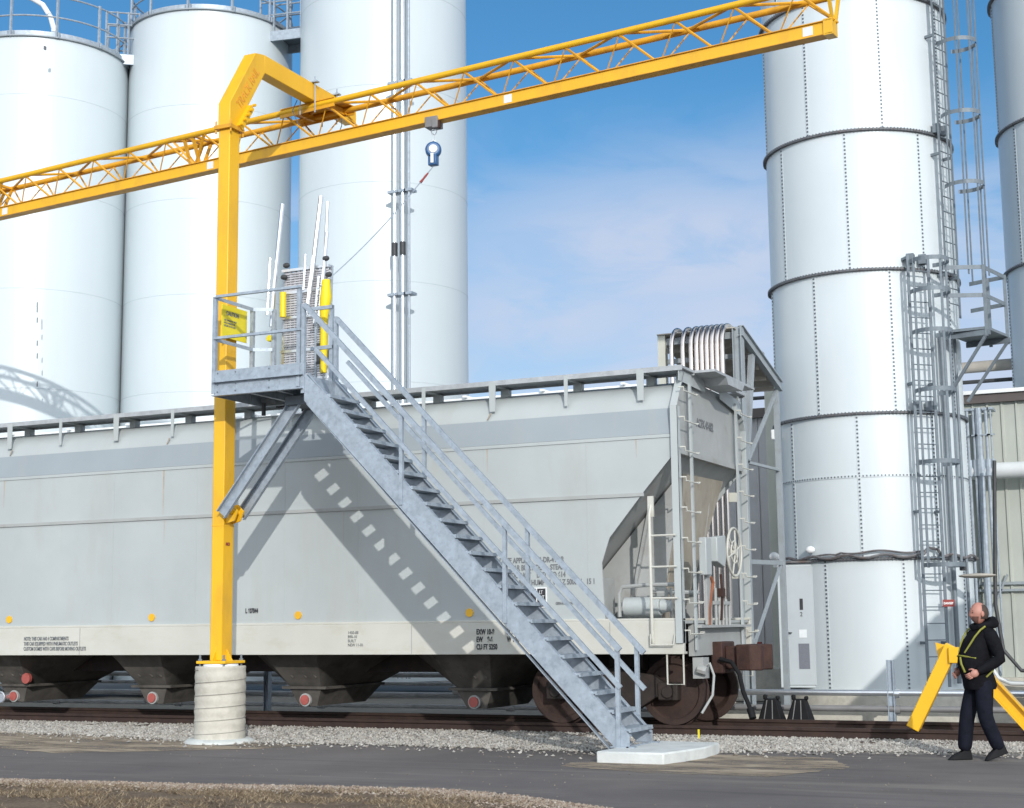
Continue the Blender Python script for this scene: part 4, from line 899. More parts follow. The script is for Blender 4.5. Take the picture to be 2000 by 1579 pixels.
# ------------------------------------------------------------------ bolted silos
def bolted_silo(lab, cx, cy, r=1.83, top=19.2, k=1.0):
    s = thing('bolted_silo', lab, 'silo', (cx, cy, .29), 'bolted white silos at the right')
    base = math.atan2(cam_pos.y-cy, cam_pos.x-cx)
    lv = [1.59+k*(q-1.59) for q in (.29, 2.70, 4.24, 5.42, 8.17, 10.92, 13.66, 16.4, top)]; top = lv[-1]; zj = lv[2]; typ = 'ABBABABA'
    th = {'A': [-76.5, -30, 15.8, 61, -122, 107], 'B': [-53, -7, 39, 84, -99, 130]}
    shell = MB()
    for i in range(len(lv)-1):
        rr = r - .004*(i % 2); shell.lathe((cx, cy, 0), [(rr, lv[i]), (rr, lv[i+1])], 128)
    part('silo_shell', shell, SILOB, s)
    mb = MB(); mb.lathe((cx, cy, 0), [(r+.03, top), (r-.1, top+.1), (.4, top+.9), (0, top+.95)], 64); part('silo_roof', mb, SILOB, s)
    bolts = MB(); fl = MB(); lap = MB()
    def at(deg, rad, z): a = base+R_(deg); return (cx+rad*math.cos(a), cy+rad*math.sin(a), z)
    for i in range(len(lv)-1):
        for d in th[typ[i]]:
            if abs(d) > 100: continue
            for z in np.arange(lv[i]+.05, lv[i+1]-.03, .075):
                c = Vector(at(d, r, z)); n = Vector((c.x-cx, c.y-cy, 0)).normalized(); tg = Vector((-n.y, n.x, 0))
                bolts.hull([c+tg*.016+up*.016, c-tg*.016+up*.016, c-tg*.016-up*.016, c+tg*.016-up*.016], [c+n*.016+tg*.016+up*.016, c+n*.016-tg*.016+up*.016, c+n*.016-tg*.016-up*.016, c+n*.016+tg*.016-up*.016])
            a0 = base+R_(d); c = []
            lap.hull([at(d-1.0, r-.001, lv[i]), at(d+1.0, r-.001, lv[i]), at(d+1.0, r-.001, lv[i+1]), at(d-1.0, r-.001, lv[i+1])], [at(d-1.0, r+.005, lv[i]), at(d+1.0, r+.005, lv[i]), at(d+1.0, r+.005, lv[i+1]), at(d-1.0, r+.005, lv[i+1])])
    for i, z in enumerate(lv[1:-1]):
        if abs(z-zj) < .01: 
            lap.lathe((cx, cy, 0), [(r, z-.03), (r+.006, z-.03), (r+.006, z+.03), (r, z+.03)], 96)
        else: fl = MB(); fl.lathe((cx, cy, 0), [(r, z-.028), (r+.055, z-.022), (r+.06, z+.015), (r, z+.022)], 128); part('course_flange', fl, FLANGE, s)
        for d in np.arange(-95, 95, 2.1):
            c = Vector(at(d, r+(.056 if abs(z-zj) > .01 else .005), z)); n = Vector((c.x-cx, c.y-cy, 0)).normalized(); tg = Vector((-n.y, n.x, 0)); zz = up*(.028 if abs(z-zj) > .01 else .014)
            bolts.hull([c-n*.03+tg*.010+zz, c-n*.03-tg*.010+zz, c-n*.03-tg*.010-zz, c-n*.03+tg*.010-zz], [c+n*.012+tg*.010+zz, c+n*.012-tg*.010+zz, c+n*.012-tg*.010-zz, c+n*.012+tg*.010-zz])
    part('seam_bolts', bolts, BOLT, s, smooth=False); part('lap_strip', lap, SILOB, s)
    mb = MB(); mb.lathe((cx, cy, 0), [(r+.1, -.05), (r+.1, lv[0]-.02), (r+.02, lv[0])], 64); part('silo_footing', mb, CONC, s)
    return s, at
b1, AT = bolted_silo('nearest bolted white silo with a grey door, caged ladders and a rest platform', .36, 10.67)
b2, AT2 = bolted_silo('bolted white silo cut off by the right edge of the photo', 4.666, 15.67, 2.105, 19.2, 1.15)
r4 = 1.83
# door
def oriented_box(mb, c, n, t, hw, hd, z0, z1):
    c = Vector(c); pts = [c+t*hw+n*hd, c-t*hw+n*hd, c-t*hw-n*hd, c+t*hw-n*hd]
    mb.hull([(p.x, p.y, z0) for p in pts], [(p.x, p.y, z1) for p in pts])
dc = onY(1569, 1220, 9.05); fn = Vector((.12, -.99, 0)).normalized(); tn_ = Vector((-fn.y, fn.x, 0))
if tn_.x < 0: tn_ = -tn_
mb = MB(); oriented_box(mb, dc-fn*.30, fn, tn_, .46, .30, .33, 2.66); part('entry_vestibule', mb, SILOB, b1, bevel=.01)
mb = MB(); oriented_box(mb, dc+fn*.012, fn, tn_, .37, .012, .38, 2.60); dr = part('door', mb, RACK, b1, bevel=.004, label='grey access door')
dr.data.materials.clear(); dr.data.materials.append(mat('grey_door_paint', (.46, .50, .52), .5, var=.04))
mb = MB(); q = dc+fn*.045-tn_*.31; mb.cyl(q-fn*.02+up*(1.36-q.z), q+fn*.03+up*(1.36-q.z), .03, n=10); q2 = q+fn*.03+up*(1.36-q.z); mb.tube([q2, q2+tn_*.10-up*.01], .012, 6); part('door_handle', mb, DARKF, dr)
for z in (.62, 1.45, 2.32):
    mb = MB(); q = dc+fn*.03+tn_*.375; oriented_box(mb, q, fn, tn_, .018, .01, z-.06, z+.06); part('door_hinge', mb, DARKF, dr)
mb = MB(); q = dc+fn*.027+tn_*.0; oriented_box(mb, q, fn, tn_, .10, .004, .68, 1.15); part('door_louvre', mb, mat('louvre_grey', (.16, .17, .20), .6, var=.2, scale=30, stretch=(1, 1, 12)), dr)
mb = MB(); q = dc+fn*.027-tn_*.02; oriented_box(mb, q, fn, tn_, .03, .004, 1.78, 1.99); part('door_plate', mb, INK, dr)
mb = MB(); q = dc+fn*.027-tn_*.01; oriented_box(mb, q, fn, tn_, .07, .003, 1.26, 1.41); part('door_notice', mb, WHITEP, dr)
q = dc+fn*.030-tn_*.055; text('door_number', '2', .11, INK, dr, (q.x, q.y, 1.66), tn_, (0, 0, 1))
mb = MB()
for k in range(11):
    c = Vector(AT(-31-6.5, r4+.02, .45+k*.205)); c = dc+fn*-.02+tn_*.52+up*(.45+k*.205-dc.z); mb.cyl(c-fn*.02, c+fn*.025, .017, n=6)
part('frame_bolts', mb, BOLT, b1)
mb = MB(); oriented_box(mb, dc+tn_*.53-fn*.15, fn, tn_, .075, .12, .33, 2.70); part('door_jamb', mb, SILOB, b1)
mb = MB(); oriented_box(mb, dc-fn*.25, fn, tn_, .55, .34, 2.665, 2.70); part('vestibule_cap', mb, FLANGE, b1)
# cable run around silo
mb = MB(); mb.tube([AT(d, r4+.10, 2.74+.03*math.sin(d*.3)+(.14 if 28 < d < 38 else 0)) for d in range(-60, 84, 3)], .028, 6); mb.tube([AT(d, r4+.08, 2.82+.025*math.sin(d*.21+1)-(.05 if d < -20 else 0)) for d in range(-40, 30, 3)], .02, 6); part('cable_run', mb, FLANGE, b1)
mb = MB(); mb.box(*[v for v in (0, 0)], 0, 0, 0, 0) if False else None
c = Vector(AT(-38, r4+.1, 2.9)); mb = MB(); mb.ellipsoid(c, (.09, .07, .07), 10, 8); part('small_floodlight', mb, WHITE, b1)
# ladders and cages
def ladder(parent, d, z0, z1, hoops, verts_z, angs=(-1.9, -1.1, -.35, .35, 1.1, 1.9), cage=True):
    n = Vector((math.cos(BASE+R_(d)), math.sin(BASE+R_(d)), 0)); t = Vector((-n.y, n.x, 0)); c0 = Vector((.36, 10.67, 0))+n*(r4+.17)
    mb = MB()
    for s in (-1, 1): mb.beam(c0+t*.22*s+up*z0, c0+t*.22*s+up*z1, .06, .016, n)
    for z in np.arange(z0+.25, z1-.02, .30): mb.tube([c0-t*.22+up*z, c0+t*.22+up*z], .012, 6)
    for z in np.arange(z0+.8, z1, 2.4):
        for s in (-1, 1): mb.beam(c0+t*.22*s+up*z, c0+t*.22*s-n*.18+up*z, .05, .05)
    part('ladder', mb, GALVD, parent)
    if not cage: return
    mb = MB(); cc = c0+n*.36
    def arc(z, w_=.03):
        pts = []
        for k in range(25):
            a = -2.35+4.7*k/24; pts.append(cc+n*.38*math.cos(a)+t*.36*math.sin(a))
        for p, q in zip(pts, pts[1:]): mb.hull([(p.x, p.y, z-w_), (p.x, p.y, z+w_), (p.x+n.x*.006, p.y+n.y*.006, z+w_), (p.x+n.x*.006, p.y+n.y*.006, z-w_)], [(q.x, q.y, z-w_), (q.x, q.y, z+w_), (q.x+n.x*.006, q.y+n.y*.006, z+w_), (q.x+n.x*.006, q.y+n.y*.006, z-w_)])
    for z in hoops: arc(z, .04)
    for a in angs:
        p = cc+n*.37*math.cos(a)+t*.35*math.sin(a); mb.beam(p+up*verts_z[0], p+up*verts_z[1], .05, .010, n)
    part('ladder_cage', mb, GALVD, parent)
BASE = math.atan2(cam_pos.y-10.67, cam_pos.x-.36)
ladder(b1, 31, .35, 8.40, [2.55, 4.42, 5.75, 6.85, 7.62, 8.2], (2.5, 8.25), (-1.5, 0, 1.5))
ladder(b1, 57, 7.3, 18.8, [9.8, 11.2, 12.65, 14.1, 15.6], (8.0, 18.5))
# conduits beside ladders
mb = MB()
for d, r_, z1 in ((47, .045, 7.0), (60, .03, 6.9)):
    p = AT(d, r4+.09, .4); mb.cyl(p, (p[0], p[1], z1), r_, n=8)
part('silo_conduit', mb, GALVD, b1)
# danger sign on ladder
q = Vector(AT(38, r4+.24, 1.8)); nn = Vector((math.cos(BASE+R_(20)), math.sin(BASE+R_(20)), 0)); tt = Vector((-nn.y, nn.x, 0))
mb = MB(); oriented_box(mb, q, nn, tt, .11, .006, 1.80, 1.93); ds = part('danger_sign', mb, REDM, b1)
p = q+nn*.008-tt*.10; text('sign_lettering', 'DANGER', .054, WHITE, ds, (p.x, p.y, 1.845), tt, (0, 0, 1), sx=.85, bold=.002)
# platform at the transition
n = Vector((math.cos(BASE+R_(66)), math.sin(BASE+R_(66)), 0)); t = Vector((-n.y, n.x, 0)); c0 = Vector((.36, 10.67, 0))
def PQ(a, b, z): p = c0+n*(r4+a)+t*b; return Vector((p.x, p.y, z))
mb = MB(); mb.hull([PQ(.05, -.75, 6.93), PQ(.88, -.62, 6.93), PQ(.88, .55, 6.93), PQ(.05, .7, 6.93)], [PQ(.05, -.75, 6.98), PQ(.88, -.62, 6.98), PQ(.88, .55, 6.98), PQ(.05, .7, 6.98)])
for b in (-.6, .5): mb.beam(PQ(.05, b, 6.87), PQ(.92, b, 6.87), .06, .10)
part('rest_platform', mb, GALVD, b1)
mb = MB()
for z in (8.12, 7.58):
    mb.beam(PQ(.2, -.95, z+.02), PQ(.86, -.60, z), .012, .08); mb.beam(PQ(.86, -.60, z), PQ(.86, .52, z), .012, .08); mb.beam(PQ(.86, .52, z), PQ(.1, .7, z), .012, .08)
for a, b in ((.86, -.60), (.86, .52), (.5, .6)): mb.beam(PQ(a, b, 6.8), PQ(a, b, 8.16), .06, .06)
part('platform_railing', mb, GALVD, b1)
for b in (-.6, .5): mb = MB(); mb.beam(PQ(.86, b, 6.84), PQ(.03, b*.9, 5.75), .05, .05); part('platform_brace', mb, GALVD, b1)
for d, z in ((28, 8.30), (36, 8.30), (28, 5.48), (36, 5.48), (53, 10.98), (60, 10.98)):
    mb = MB(); c = Vector(AT(d, r4+.09, z)); mb.box(c.x-.07, c.x+.07, c.y-.08, c.y+.08, z-.04, z+.14); part('ladder_bracket', mb, GALVD, b1)
# lamp under first hoop
c = Vector(AT(44, r4+.75, 2.35)); mb = MB(); mb.ellipsoid(c, (.34, .16, .045), 20, 8); part('flat_lamp', mb, BEIGEP, b1)
mb = MB(); c = onY(1881, 1106, 9.2); mb.box(c.x-.05, c.x+.05, c.y-.1, c.y+.1, c.z-.08, c.z+.08); part('junction_box', mb, DARKF, b1)

# ------------------------------------------------------------------ rack, tubes, building
rk = thing('pipe_rack', 'grey painted steel pipe rack with a sloping canopy behind the end of the hopper car', 'pipe rack', (-1.6, 6.2, 0))
K = lambda n_, mb, m, **k: part(n_, mb, m, rk, **k)
mb = MB(); mb.ibeam((-.92, 6.1, 0), (-.92, 6.1, 6.74), .20, .16, .014, (1, 0, 0)); K('front_column', mb, RACK)
mb = MB(); mb.beam((-2.33, 6.1, 0), (-2.33, 6.1, 6.70), .14, .14); K('front_column', mb, CREAM)
mb = MB(); mb.beam((-2.33, 6.15, 6.58), (-.92, 6.15, 6.60), .10, .12); mb.beam((-2.33, 6.3, 6.25), (-.92, 6.3, 6.25), .08, .08); K('front_beam', mb, RACK)
mb = MB(); mb.ibeam((-.86, 6.05, 6.66), (-.86, 8.6, 6.0), .10, .20, .014); K('canopy_beam', mb, RACK)
mb = MB(); mb.quad((-.95, 6.0, 6.72), (-2.4, 6.0, 6.72), (-2.4, 8.6, 6.04), (-.95, 8.6, 6.04), .02)
for k in range(5): yy = 6.4+k*.5; mb.box(-2.35, -.95, yy, yy+.06, 6.60-(yy-6.05)*.26-.08, 6.60-(yy-6.05)*.26+.0)
K('canopy_roof', mb, BEIGEP)
mb = MB(); mb.beam((-.90, 6.85, 6.35), (-.93, 6.4, 4.4), .09, .12); mb.beam((-.92, 8.5, 5.95), (-.92, 8.5, 0), .10, .10); mb.beam((-.92, 6.2, 4.2), (-.92, 8.5, 5.9), .05, .07); mb.beam((-2.3, 8.5, 6.0), (-2.3, 8.5, 0), .10, .10)
mb.beam((-.92, 6.1, 2.6), (-.92, 8.5, 2.65), .06, .08); mb.beam((-.92, 8.5, 2.7), (-.92, 6.1, .9), .05, .05); mb.beam((-.92, 6.1, 4.35), (-.92, 8.5, 4.4), .05, .05)
K('side_bracing', mb, RACK)
mb = MB(); mb.beam((-1.55, 5.9, 3.72), (-.95, 5.9, 3.70), .08, .16); mb.beam((-1.2, 6.1, 2.35), (-.95, 6.1, 2.35), .06, .08); mb.beam((-1.15, 5.95, 6.4), (-1.15, 5.95, .2), .035, .035); K('front_bracing', mb, CREAM)
for i in range(9):
    x = -2.16+i*.113 if i > 1 else (-2.20+i*.13)
    x0 = onY((1312, 1334, 1350, 1361, 1371, 1381, 1391, 1401, 1411)[i], 700, 5.82).x
    mb = MB(); pts = [(x0, 5.82, .6), (x0, 5.82, 6.38)] + [(x0, 5.82+.42*(1-math.cos(a)), 6.38+.42*math.sin(a)) for a in np.linspace(.2, 1.57, 7)] + [(x0, 8.4, 6.62)]
    mb.tube(pts, .042, 10); o = solo('transfer_tube', mb, TUBE, '%s polished steel transfer tube curving over the pipe rack' % (['first', 'second', 'third', 'fourth', 'fifth', 'sixth', 'seventh', 'eighth', 'ninth'][i]+' from the left'), 'tube', 'curved polished tubes on the rack')
# main building behind
bl = thing('plant_building', 'low plant building with ribbed cream metal siding and dark roof edge', 'building', (0, 16, 0))
B = lambda n_, mb, m, **k: part(n_, mb, m, bl, **k)
def ribbed(x0, x1, y, z0, z1, pitch=.30):
    mb = MB(); xs_ = np.arange(x0, x1, pitch); pl = []
    for x in xs_: pl += [(x, y), (x+pitch*.78, y), (x+pitch*.83, y-.035), (x+pitch*.95, y-.035)]
    pl.append((x1, y)); o = 0
    mb.v = [(a, b, z0) for a, b in pl]+[(a, b, z1) for a, b in pl]; n_ = len(pl); mb.f = [(i, i+1, n_+i+1, n_+i) for i in range(n_-1)]; return mb
B('cream_wall', ribbed(-2.0, 3.14, 14.2, .2, 6.20), SIDE, smooth=False)
B('grey_wall', ribbed(-9, -2.0, 16.6, .2, 6.55), SIDEG, smooth=False)
mb = MB(); mb.box(-9, -2.1, 17.0, 40, 0, 6.5); mb.box(-2.0, 2.5, 14.25, 40, 0, 6.3); B('building_core', mb, SIDEG)
mb = MB(); mb.box(-2.1, 3.25, 14.06, 14.22, 6.17, 6.36); mb.box(-9, -2.1, 16.45, 16.62, 6.52, 6.75); B('fascia', mb, ROOFD)
mb = MB(); mb.box(-2.15, 3.25, 14.00, 14.3, 6.36, 6.44); mb.box(-2.15, 2.5, 14.3, 40, 6.36, 6.44); B('roof', mb, WHITE)
mb = MB()
for x in (1.9, 2.4): mb.beam((x-.7, 14.1, .9), (x, 14.1, 2.5), .04, .04)
mb.box(-2, 3.14, 14.10, 14.15, 2.28, 2.34); mb.box(-2, 3.14, 14.08, 14.13, 2.14, 2.19); B('wall_girt', mb, RACK)
mb = MB(); mb.box(-2.1, 3.1, 13.9, 14.2, -.05, .35); B('foundation', mb, CONC)
# beige column and plinth left of silo
mb = MB(); mb.box(-2.13, -1.93, 12.0, 12.2, .6, 6.9); solo('cream_post', mb, CREAM, 'tall cream post just left of the nearest bolted silo', 'post', bevel=.01)
mb = MB(); mb.box(-2.9, -1.6, 11.2, 13, -.05, .62); solo('concrete_plinth', mb, CONC, 'concrete plinth at the foot of the cream post', 'plinth', bevel=.02)
mb = MB(); mb.cyl((-1.95, 13.72, 4.66), (3.85, 13.72, 4.66), .17, n=20); solo('white_duct', mb, DUCT, 'thick white horizontal pipe passing behind the bolted silos', 'pipe')
mb = MB(); mb.cyl((-1.4, 15.67, 7.20), (2.7, 15.67, 7.22), .13, n=16); solo('beige_pipe', mb, BEIGEP, 'beige horizontal pipe above the roof edge between the bolted silos', 'pipe')
mb = MB(); mb.cyl((-5, 15.67, 6.88), (2.7, 15.67, 6.88), .045, n=10); solo('black_pipe', mb, DARKF, 'thin black pipe just below the beige pipe between the bolted silos', 'pipe')
cl = ['first', 'second', 'third', 'fourth', 'fifth']
for i, (px, r, z0) in enumerate(((1893, .035, .4), (1905, .03, 2.4), (1915, .075, .4), (1930, .035, .4), (1939, .02, 1.0))):
    p = onY(px, 900, 13.6); mb = MB(); mb.cyl((p.x, 13.6, z0), (p.x, 13.6, 6.0), r, n=10); mb.cyl((p.x, 13.6, 4.55), (p.x, 13.6, 4.9), r+.035, n=10); mb.box(p.x-.06, p.x+.06, 13.55, 14.06, 5.95, 6.0); mb.box(p.x-.08, p.x+.08, 13.52, 13.56, 5.4, 5.43)
    solo('wall_conduit', mb, GALV, '%s vertical conduit from the left on the cream wall' % cl[i], 'conduit', 'conduits on the cream wall')
mb = MB(); p0 = onY(1944, 1180, 13.0); p1 = onY(1960, 1270, 13.0); p2 = onY(1995, 1310, 13.0); mb.tube([onY(1942, 900, 13.0), p0, (p0+p1)/2, p1, p2, p2+Vector((.8, 0, -.05))], .04, 8); solo('black_hose', mb, DARKF, 'dark hose sweeping down to the right behind the man', 'hose')
mb = MB(); mb.tube([onY(1935, 1302, 13.5), onY(1950, 1325, 13.5), onY(1975, 1335, 13.5), onY(2010, 1336, 13.5)], .045, 8); solo('white_hose', mb, DUCT, 'pale curved hose lying low behind the man', 'hose')
mb = MB(); p = onY(1514, 850, 9.5); mb.box(p.x-.06, p.x+.05, 9.4, 9.6, p.z-.10, p.z+.10); solo('wall_lamp', mb, WHITE, 'small white lamp on the left side of the nearest bolted silo', 'lamp', bevel=.02)
mb = MB(); p = onY(1512, 1088, 8.9); mb.ellipsoid(p, (.10, .08, .09), 12, 8); mb.box(p.x-.02, p.x+.06, 8.88, 8.96, p.z-.2, p.z-.05); solo('floodlight', mb, WHITE, 'small white floodlight above the grey silo door', 'floodlight')
mb = MB(); p = onY(1481, 1275, 15.6); mb.box(p.x-.1, p.x+.1, 15.5, 15.6, p.z-.25, p.z+.25); solo('red_box', mb, REDM, 'small red box on the grey wall left of the cream post', 'box', bevel=.01)

# ------------------------------------------------------------------ low pipes behind the track
pls = [('pale guard pipe in front of the bolted silo, upper of the two', 3.5, .50, .045, ALU), ('guard pipe in front of the bolted silo, lower of the two', 3.5, .27, .045, PIPEG)]
for lab, y, z, r, m in pls:
    mb = MB(); mb.cyl((-1.3, y, z), (9, y, z+.03), r, n=12); mb.cyl((2.05, y, z), (2.12, y, z), r+.02, n=12); solo('guard_pipe', mb, m, lab, 'pipe', 'guard pipes by the track')
for i, (x, lab) in enumerate(((2.0, 'grey guard post standing in front of the bolted silo'), (-9.0, 'grey guard post hidden behind the hopper car at left'), (-3.0, 'grey pipe post under the hopper car near the stairs'))):
    mb = MB(); mb.ibeam((x, 3.5, -.02), (x, 3.5, .99 if i == 0 else .8), .11, .10, .012, (1, 0, 0)); solo('guard_post', mb, GALV, lab, 'post', 'guard posts by the track')
row = ['lowest', 'second lowest', 'third from the ground', 'third from the top', 'second highest', 'highest']
for i, (z, r, y, m) in enumerate(((.20, .05, 3.75, PIPEG), (.38, .07, 3.9, PIPEG), (.57, .045, 3.95, ALU), (.72, .06, 4.0, PIPEG), (.90, .045, 4.05, ALU), (1.06, .05, 4.3, ALU))):
    mb = MB(); r *= .72; mb.cyl((-16, y, z), (-1.6 if i != 4 else -4, y, z), r, n=12)
    for x in (-14.1, -11.2, -8.1, -4.4): mb.cyl((x, y, z), (x+.14, y, z), r+.025, n=12)
    solo('vacuum_pipe', mb, CPIPE, row[i]+' of the horizontal conveying pipes seen under the hopper car', 'pipe', 'conveying pipes under the hopper car')
for i, (pts, lab) in enumerate((([(-8.0, 3.0, .74), (-7.6, 3.0, .74), (-7.35, 2.9, .66), (-7.1, 2.8, .50), (-6.9, 2.7, .45), (-6.5, 2.5, .45)], 'grey flexible hose bending down to the outlet right of the mast'), ([(-4.9, 2.8, .50), (-4.6, 2.8, .55), (-4.2, 2.9, .74), (-3.95, 2.9, .74), (-3.6, 2.9, .62), (-3.0, 2.9, .58)], 'grey flexible hose arching under the car left of the stairs'), ([(-11.3, 3.0, .28), (-10.9, 3.0, .42), (-10.3, 3.0, .48), (-9.6, 3.0, .48)], 'dark flexible hose lying under the car at far left'), ([(-4.6, 3.3, .60), (-4.3, 3.3, .78), (-4.15, 3.35, 1.0), (-4.05, 3.4, 1.3)], 'black ribbed hose rising under the car left of the stairs'))):
    P_ = [Vector(p) for p in pts]; fine = []
    for j in range(len(P_)-1):
        p0, p1, p2, p3 = P_[max(0, j-1)], P_[j], P_[j+1], P_[min(len(P_)-1, j+2)]
        for q in range(6):
            u = q/6; fine.append(.5*((2*p1)+(p2-p0)*u+(2*p0-5*p1+4*p2-p3)*u*u+(3*p1-p0-3*p2+p3)*u**3))
    fine.append(P_[-1])
    rr = [(.055 + .006*(k % 2)) for k in range(len(fine))]
    mb = MB(); mb.tube(fine, rr, 10); solo('flexible_hose', mb, BLACK if i > 2 else CPIPE, lab, 'hose', 'hoses under the hopper car')
for i, (x, lab) in enumerate(((.34, 'black rubber boot by the rail, left one of the pair'), (.77, 'black rubber boot by the rail, right one of the pair'))):
    bt = thing('rubber_wheel_chock', lab, 'chock', (x, 2.95, .1), 'pair of black rubber chocks')
    mb = MB(); mb.hull([(x-.19, 2.80, .10), (x+.19, 2.80, .10), (x+.19, 3.10, .10), (x-.19, 3.10, .10)], [(x-.09, 2.88, .44), (x+.09, 2.88, .44), (x+.09, 3.02, .44), (x-.09, 3.02, .44)]); mb.box(x-.12, x-.07, 2.9, 3.0, .42, .50); mb.box(x+.07, x+.12, 2.9, 3.0, .42, .48); part('rubber_body', mb, BLACK, bt, bevel=.02)
    mb = MB()
    for q in (-.09, .04): mb.hull([(x+q, 2.796, .12), (x+q+.012, 2.796, .12), (x+q+.012, 2.80, .12), (x+q, 2.80, .12)], [(x+q*.6, 2.868, .42), (x+q*.6+.012, 2.868, .42), (x+q*.6+.012, 2.872, .42), (x+q*.6, 2.872, .42)])
    part('moulded_rib', mb, PIPEG, bt)
mb = MB(); mb.box(-1.0, 9, 4.3, 4.6, -.05, .26); solo('concrete_kerb', mb, CONC, 'low concrete kerb behind the guard pipes', 'kerb', bevel=.02)

# yellow bumping post on the track
yb = thing('yellow_bumper_frame', 'yellow steel A-shaped track bumper frame standing on the rail behind the man', 'track bumper', (3.4, .85, .175))
Y_ = lambda n_, mb, m, **k: part(n_, mb, m, yb, **k)
for yy, dx in ((.85, 0.0),):
    mb = MB(); mb.chan((2.78+dx, yy, .18), (3.30+dx, yy, 1.26), .16, .17, .014, (1, 0, 0)) if False else mb.beam((2.79+dx, yy, .185), (3.34+dx, yy, 1.24), .13, .17, (1, 0, 0)); Y_('front_leg', mb, YEL, bevel=.01)
    mb = MB(); mb.ibeam((4.28+dx, yy, .20), (3.46+dx, yy, 1.16), .16, .18, .02, (0, 0, 1)); Y_('rear_strut', mb, YEL)
mb = MB(); mb.box(3.30, 3.46, .74, 1.10, 1.02, 1.22); Y_('head_beam', mb, YEL, bevel=.01)
mb = MB(); mb.prismY([(3.10, 1.28), (3.40, 1.20), (3.36, 1.12), (3.16, .80)], 1.0, 1.03); Y_('striking_plate', mb, YEL)
# yellow whisker flag by the ballast
mb = MB(); mb.box(.06, .085, .30, .31, .03, .16); solo('yellow_flag', mb, YSIGN, 'tiny yellow stake in the gravel right of the stair foot', 'stake')

# ------------------------------------------------------------------ person
def skin_mesh(name, verts, edges, radii, m, parent, levels=2, root=0):
    me = bpy.data.meshes.new(name); me.from_pydata(verts, edges, []); o = bpy.data.objects.new(name, me); C.objects.link(o)
    sk = o.modifiers.new('skin', 'SKIN'); sk.use_smooth_shade = True; sk.branch_smoothing = .3
    for i, r in enumerate(radii):
        r = (r, r) if not isinstance(r, tuple) else r
        me.skin_vertices[0].data[i].radius = r; me.skin_vertices[0].data[i].use_root = (i == root)
    ss = o.modifiers.new('sub', 'SUBSURF'); ss.levels = levels; ss.render_levels = levels
    bpy.context.view_layer.update(); dg = bpy.context.evaluated_depsgraph_get()
    nm = bpy.data.meshes.new_from_object(o.evaluated_get(dg)); nm.name = name; nm.materials.clear(); nm.materials.append(m)
    bpy.data.objects.remove(o); bpy.data.meshes.remove(me)
    nm.polygons.foreach_set('use_smooth', [True]*len(nm.polygons))
    o = bpy.data.objects.new(name, nm); C.objects.link(o); o.parent = parent; return o
pr = thing('person', 'balding bearded man in a black hooded jacket with yellow harness straps, walking beside the track', 'person', (3.97, -1.31, 0))
# local axes: +x facing, +y his left, z up
fx = Vector((-.80, -.60, 0)).normalized(); pr.rotation_euler = (0, 0, math.atan2(fx.y, fx.x))
J = dict(pelvis=(0, 0, .95), waist=(.03, 0, 1.08), chest=(-.03, 0, 1.28), neck0=(-.07, 0, 1.46), neck1=(-.06, 0, 1.54),
         lsh=(-.03, .19, 1.42), lel=(-.105, .256, 1.135), lwr=(.12, .22, 1.0), rsh=(-.03, -.19, 1.42), rel=(-.105, -.256, 1.135), rwr=(.12, -.20, 1.0),
         lhip=(.0, .10, .90), lkn=(.02, .13, .50), lan=(-.15, .13, .10), rhip=(.0, -.10, .90), rkn=(.12, -.11, .50), ran=(.18, -.12, .09))
names = list(J); E_ = [('pelvis', 'waist'), ('waist', 'chest'), ('chest', 'neck0'), ('neck0', 'neck1'), ('chest', 'lsh'), ('lsh', 'lel'), ('lel', 'lwr'), ('chest', 'rsh'), ('rsh', 'rel'), ('rel', 'rwr'), ('pelvis', 'lhip'), ('lhip', 'lkn'), ('lkn', 'lan'), ('pelvis', 'rhip'), ('rhip', 'rkn'), ('rkn', 'ran')]
rad = dict(pelvis=.11, waist=.11, chest=.11, neck0=.055, neck1=.056, lsh=.03, lel=.026, lwr=.026, rsh=.03, rel=.026, rwr=.026, lhip=.08, lkn=.055, lan=.04, rhip=.08, rkn=.055, ran=.04)
body = skin_mesh('body', [J[k] for k in names], [(names.index(a), names.index(b)) for a, b in E_], [rad[k] for k in names], SKIN, pr, 2)
# head + hands joined into the body mesh
bm = bmesh.new(); bm.from_mesh(body.data)
hd = MB(); hc = Vector((-.035, 0, 1.645)); n_, m_ = 22, 18
for i in range(m_+1):
    ph = math.pi*i/m_
    for k in range(n_):
        t_ = 2*math.pi*k/n_; x = math.sin(ph)*math.cos(t_); y = math.sin(ph)*math.sin(t_); z = math.cos(ph)
        px, py, pz = x*.102, y*.078, z*.122
        if z < 0: py *= 1-.28*(-z); px *= 1-.10*(-z); px += .012*(-z)
        if x > .75 and -.35 < z < .12: px += .030*(1-abs(y)*3.2 if abs(y) < .3 else 0)*(1-abs(z+.15)*2.2)
        if x > .6 and .1 < z < .3: px += .006
        if x > .6 and .12 < abs(y) < .5 and -.02 < z < .12: px -= .010
        hd.v.append((hc.x+px, hc.y+py, hc.z+pz))
for i in range(m_):
    for k in range(n_): hd.f.append((i*n_+k, (i+1)*n_+k, (i+1)*n_+(k+1) % n_, i*n_+(k+1) % n_))
for sgn in (-1, 1): hd.ellipsoid((hc.x-.005, sgn*.080, hc.z-.01), (.022, .010, .033), 10, 8)
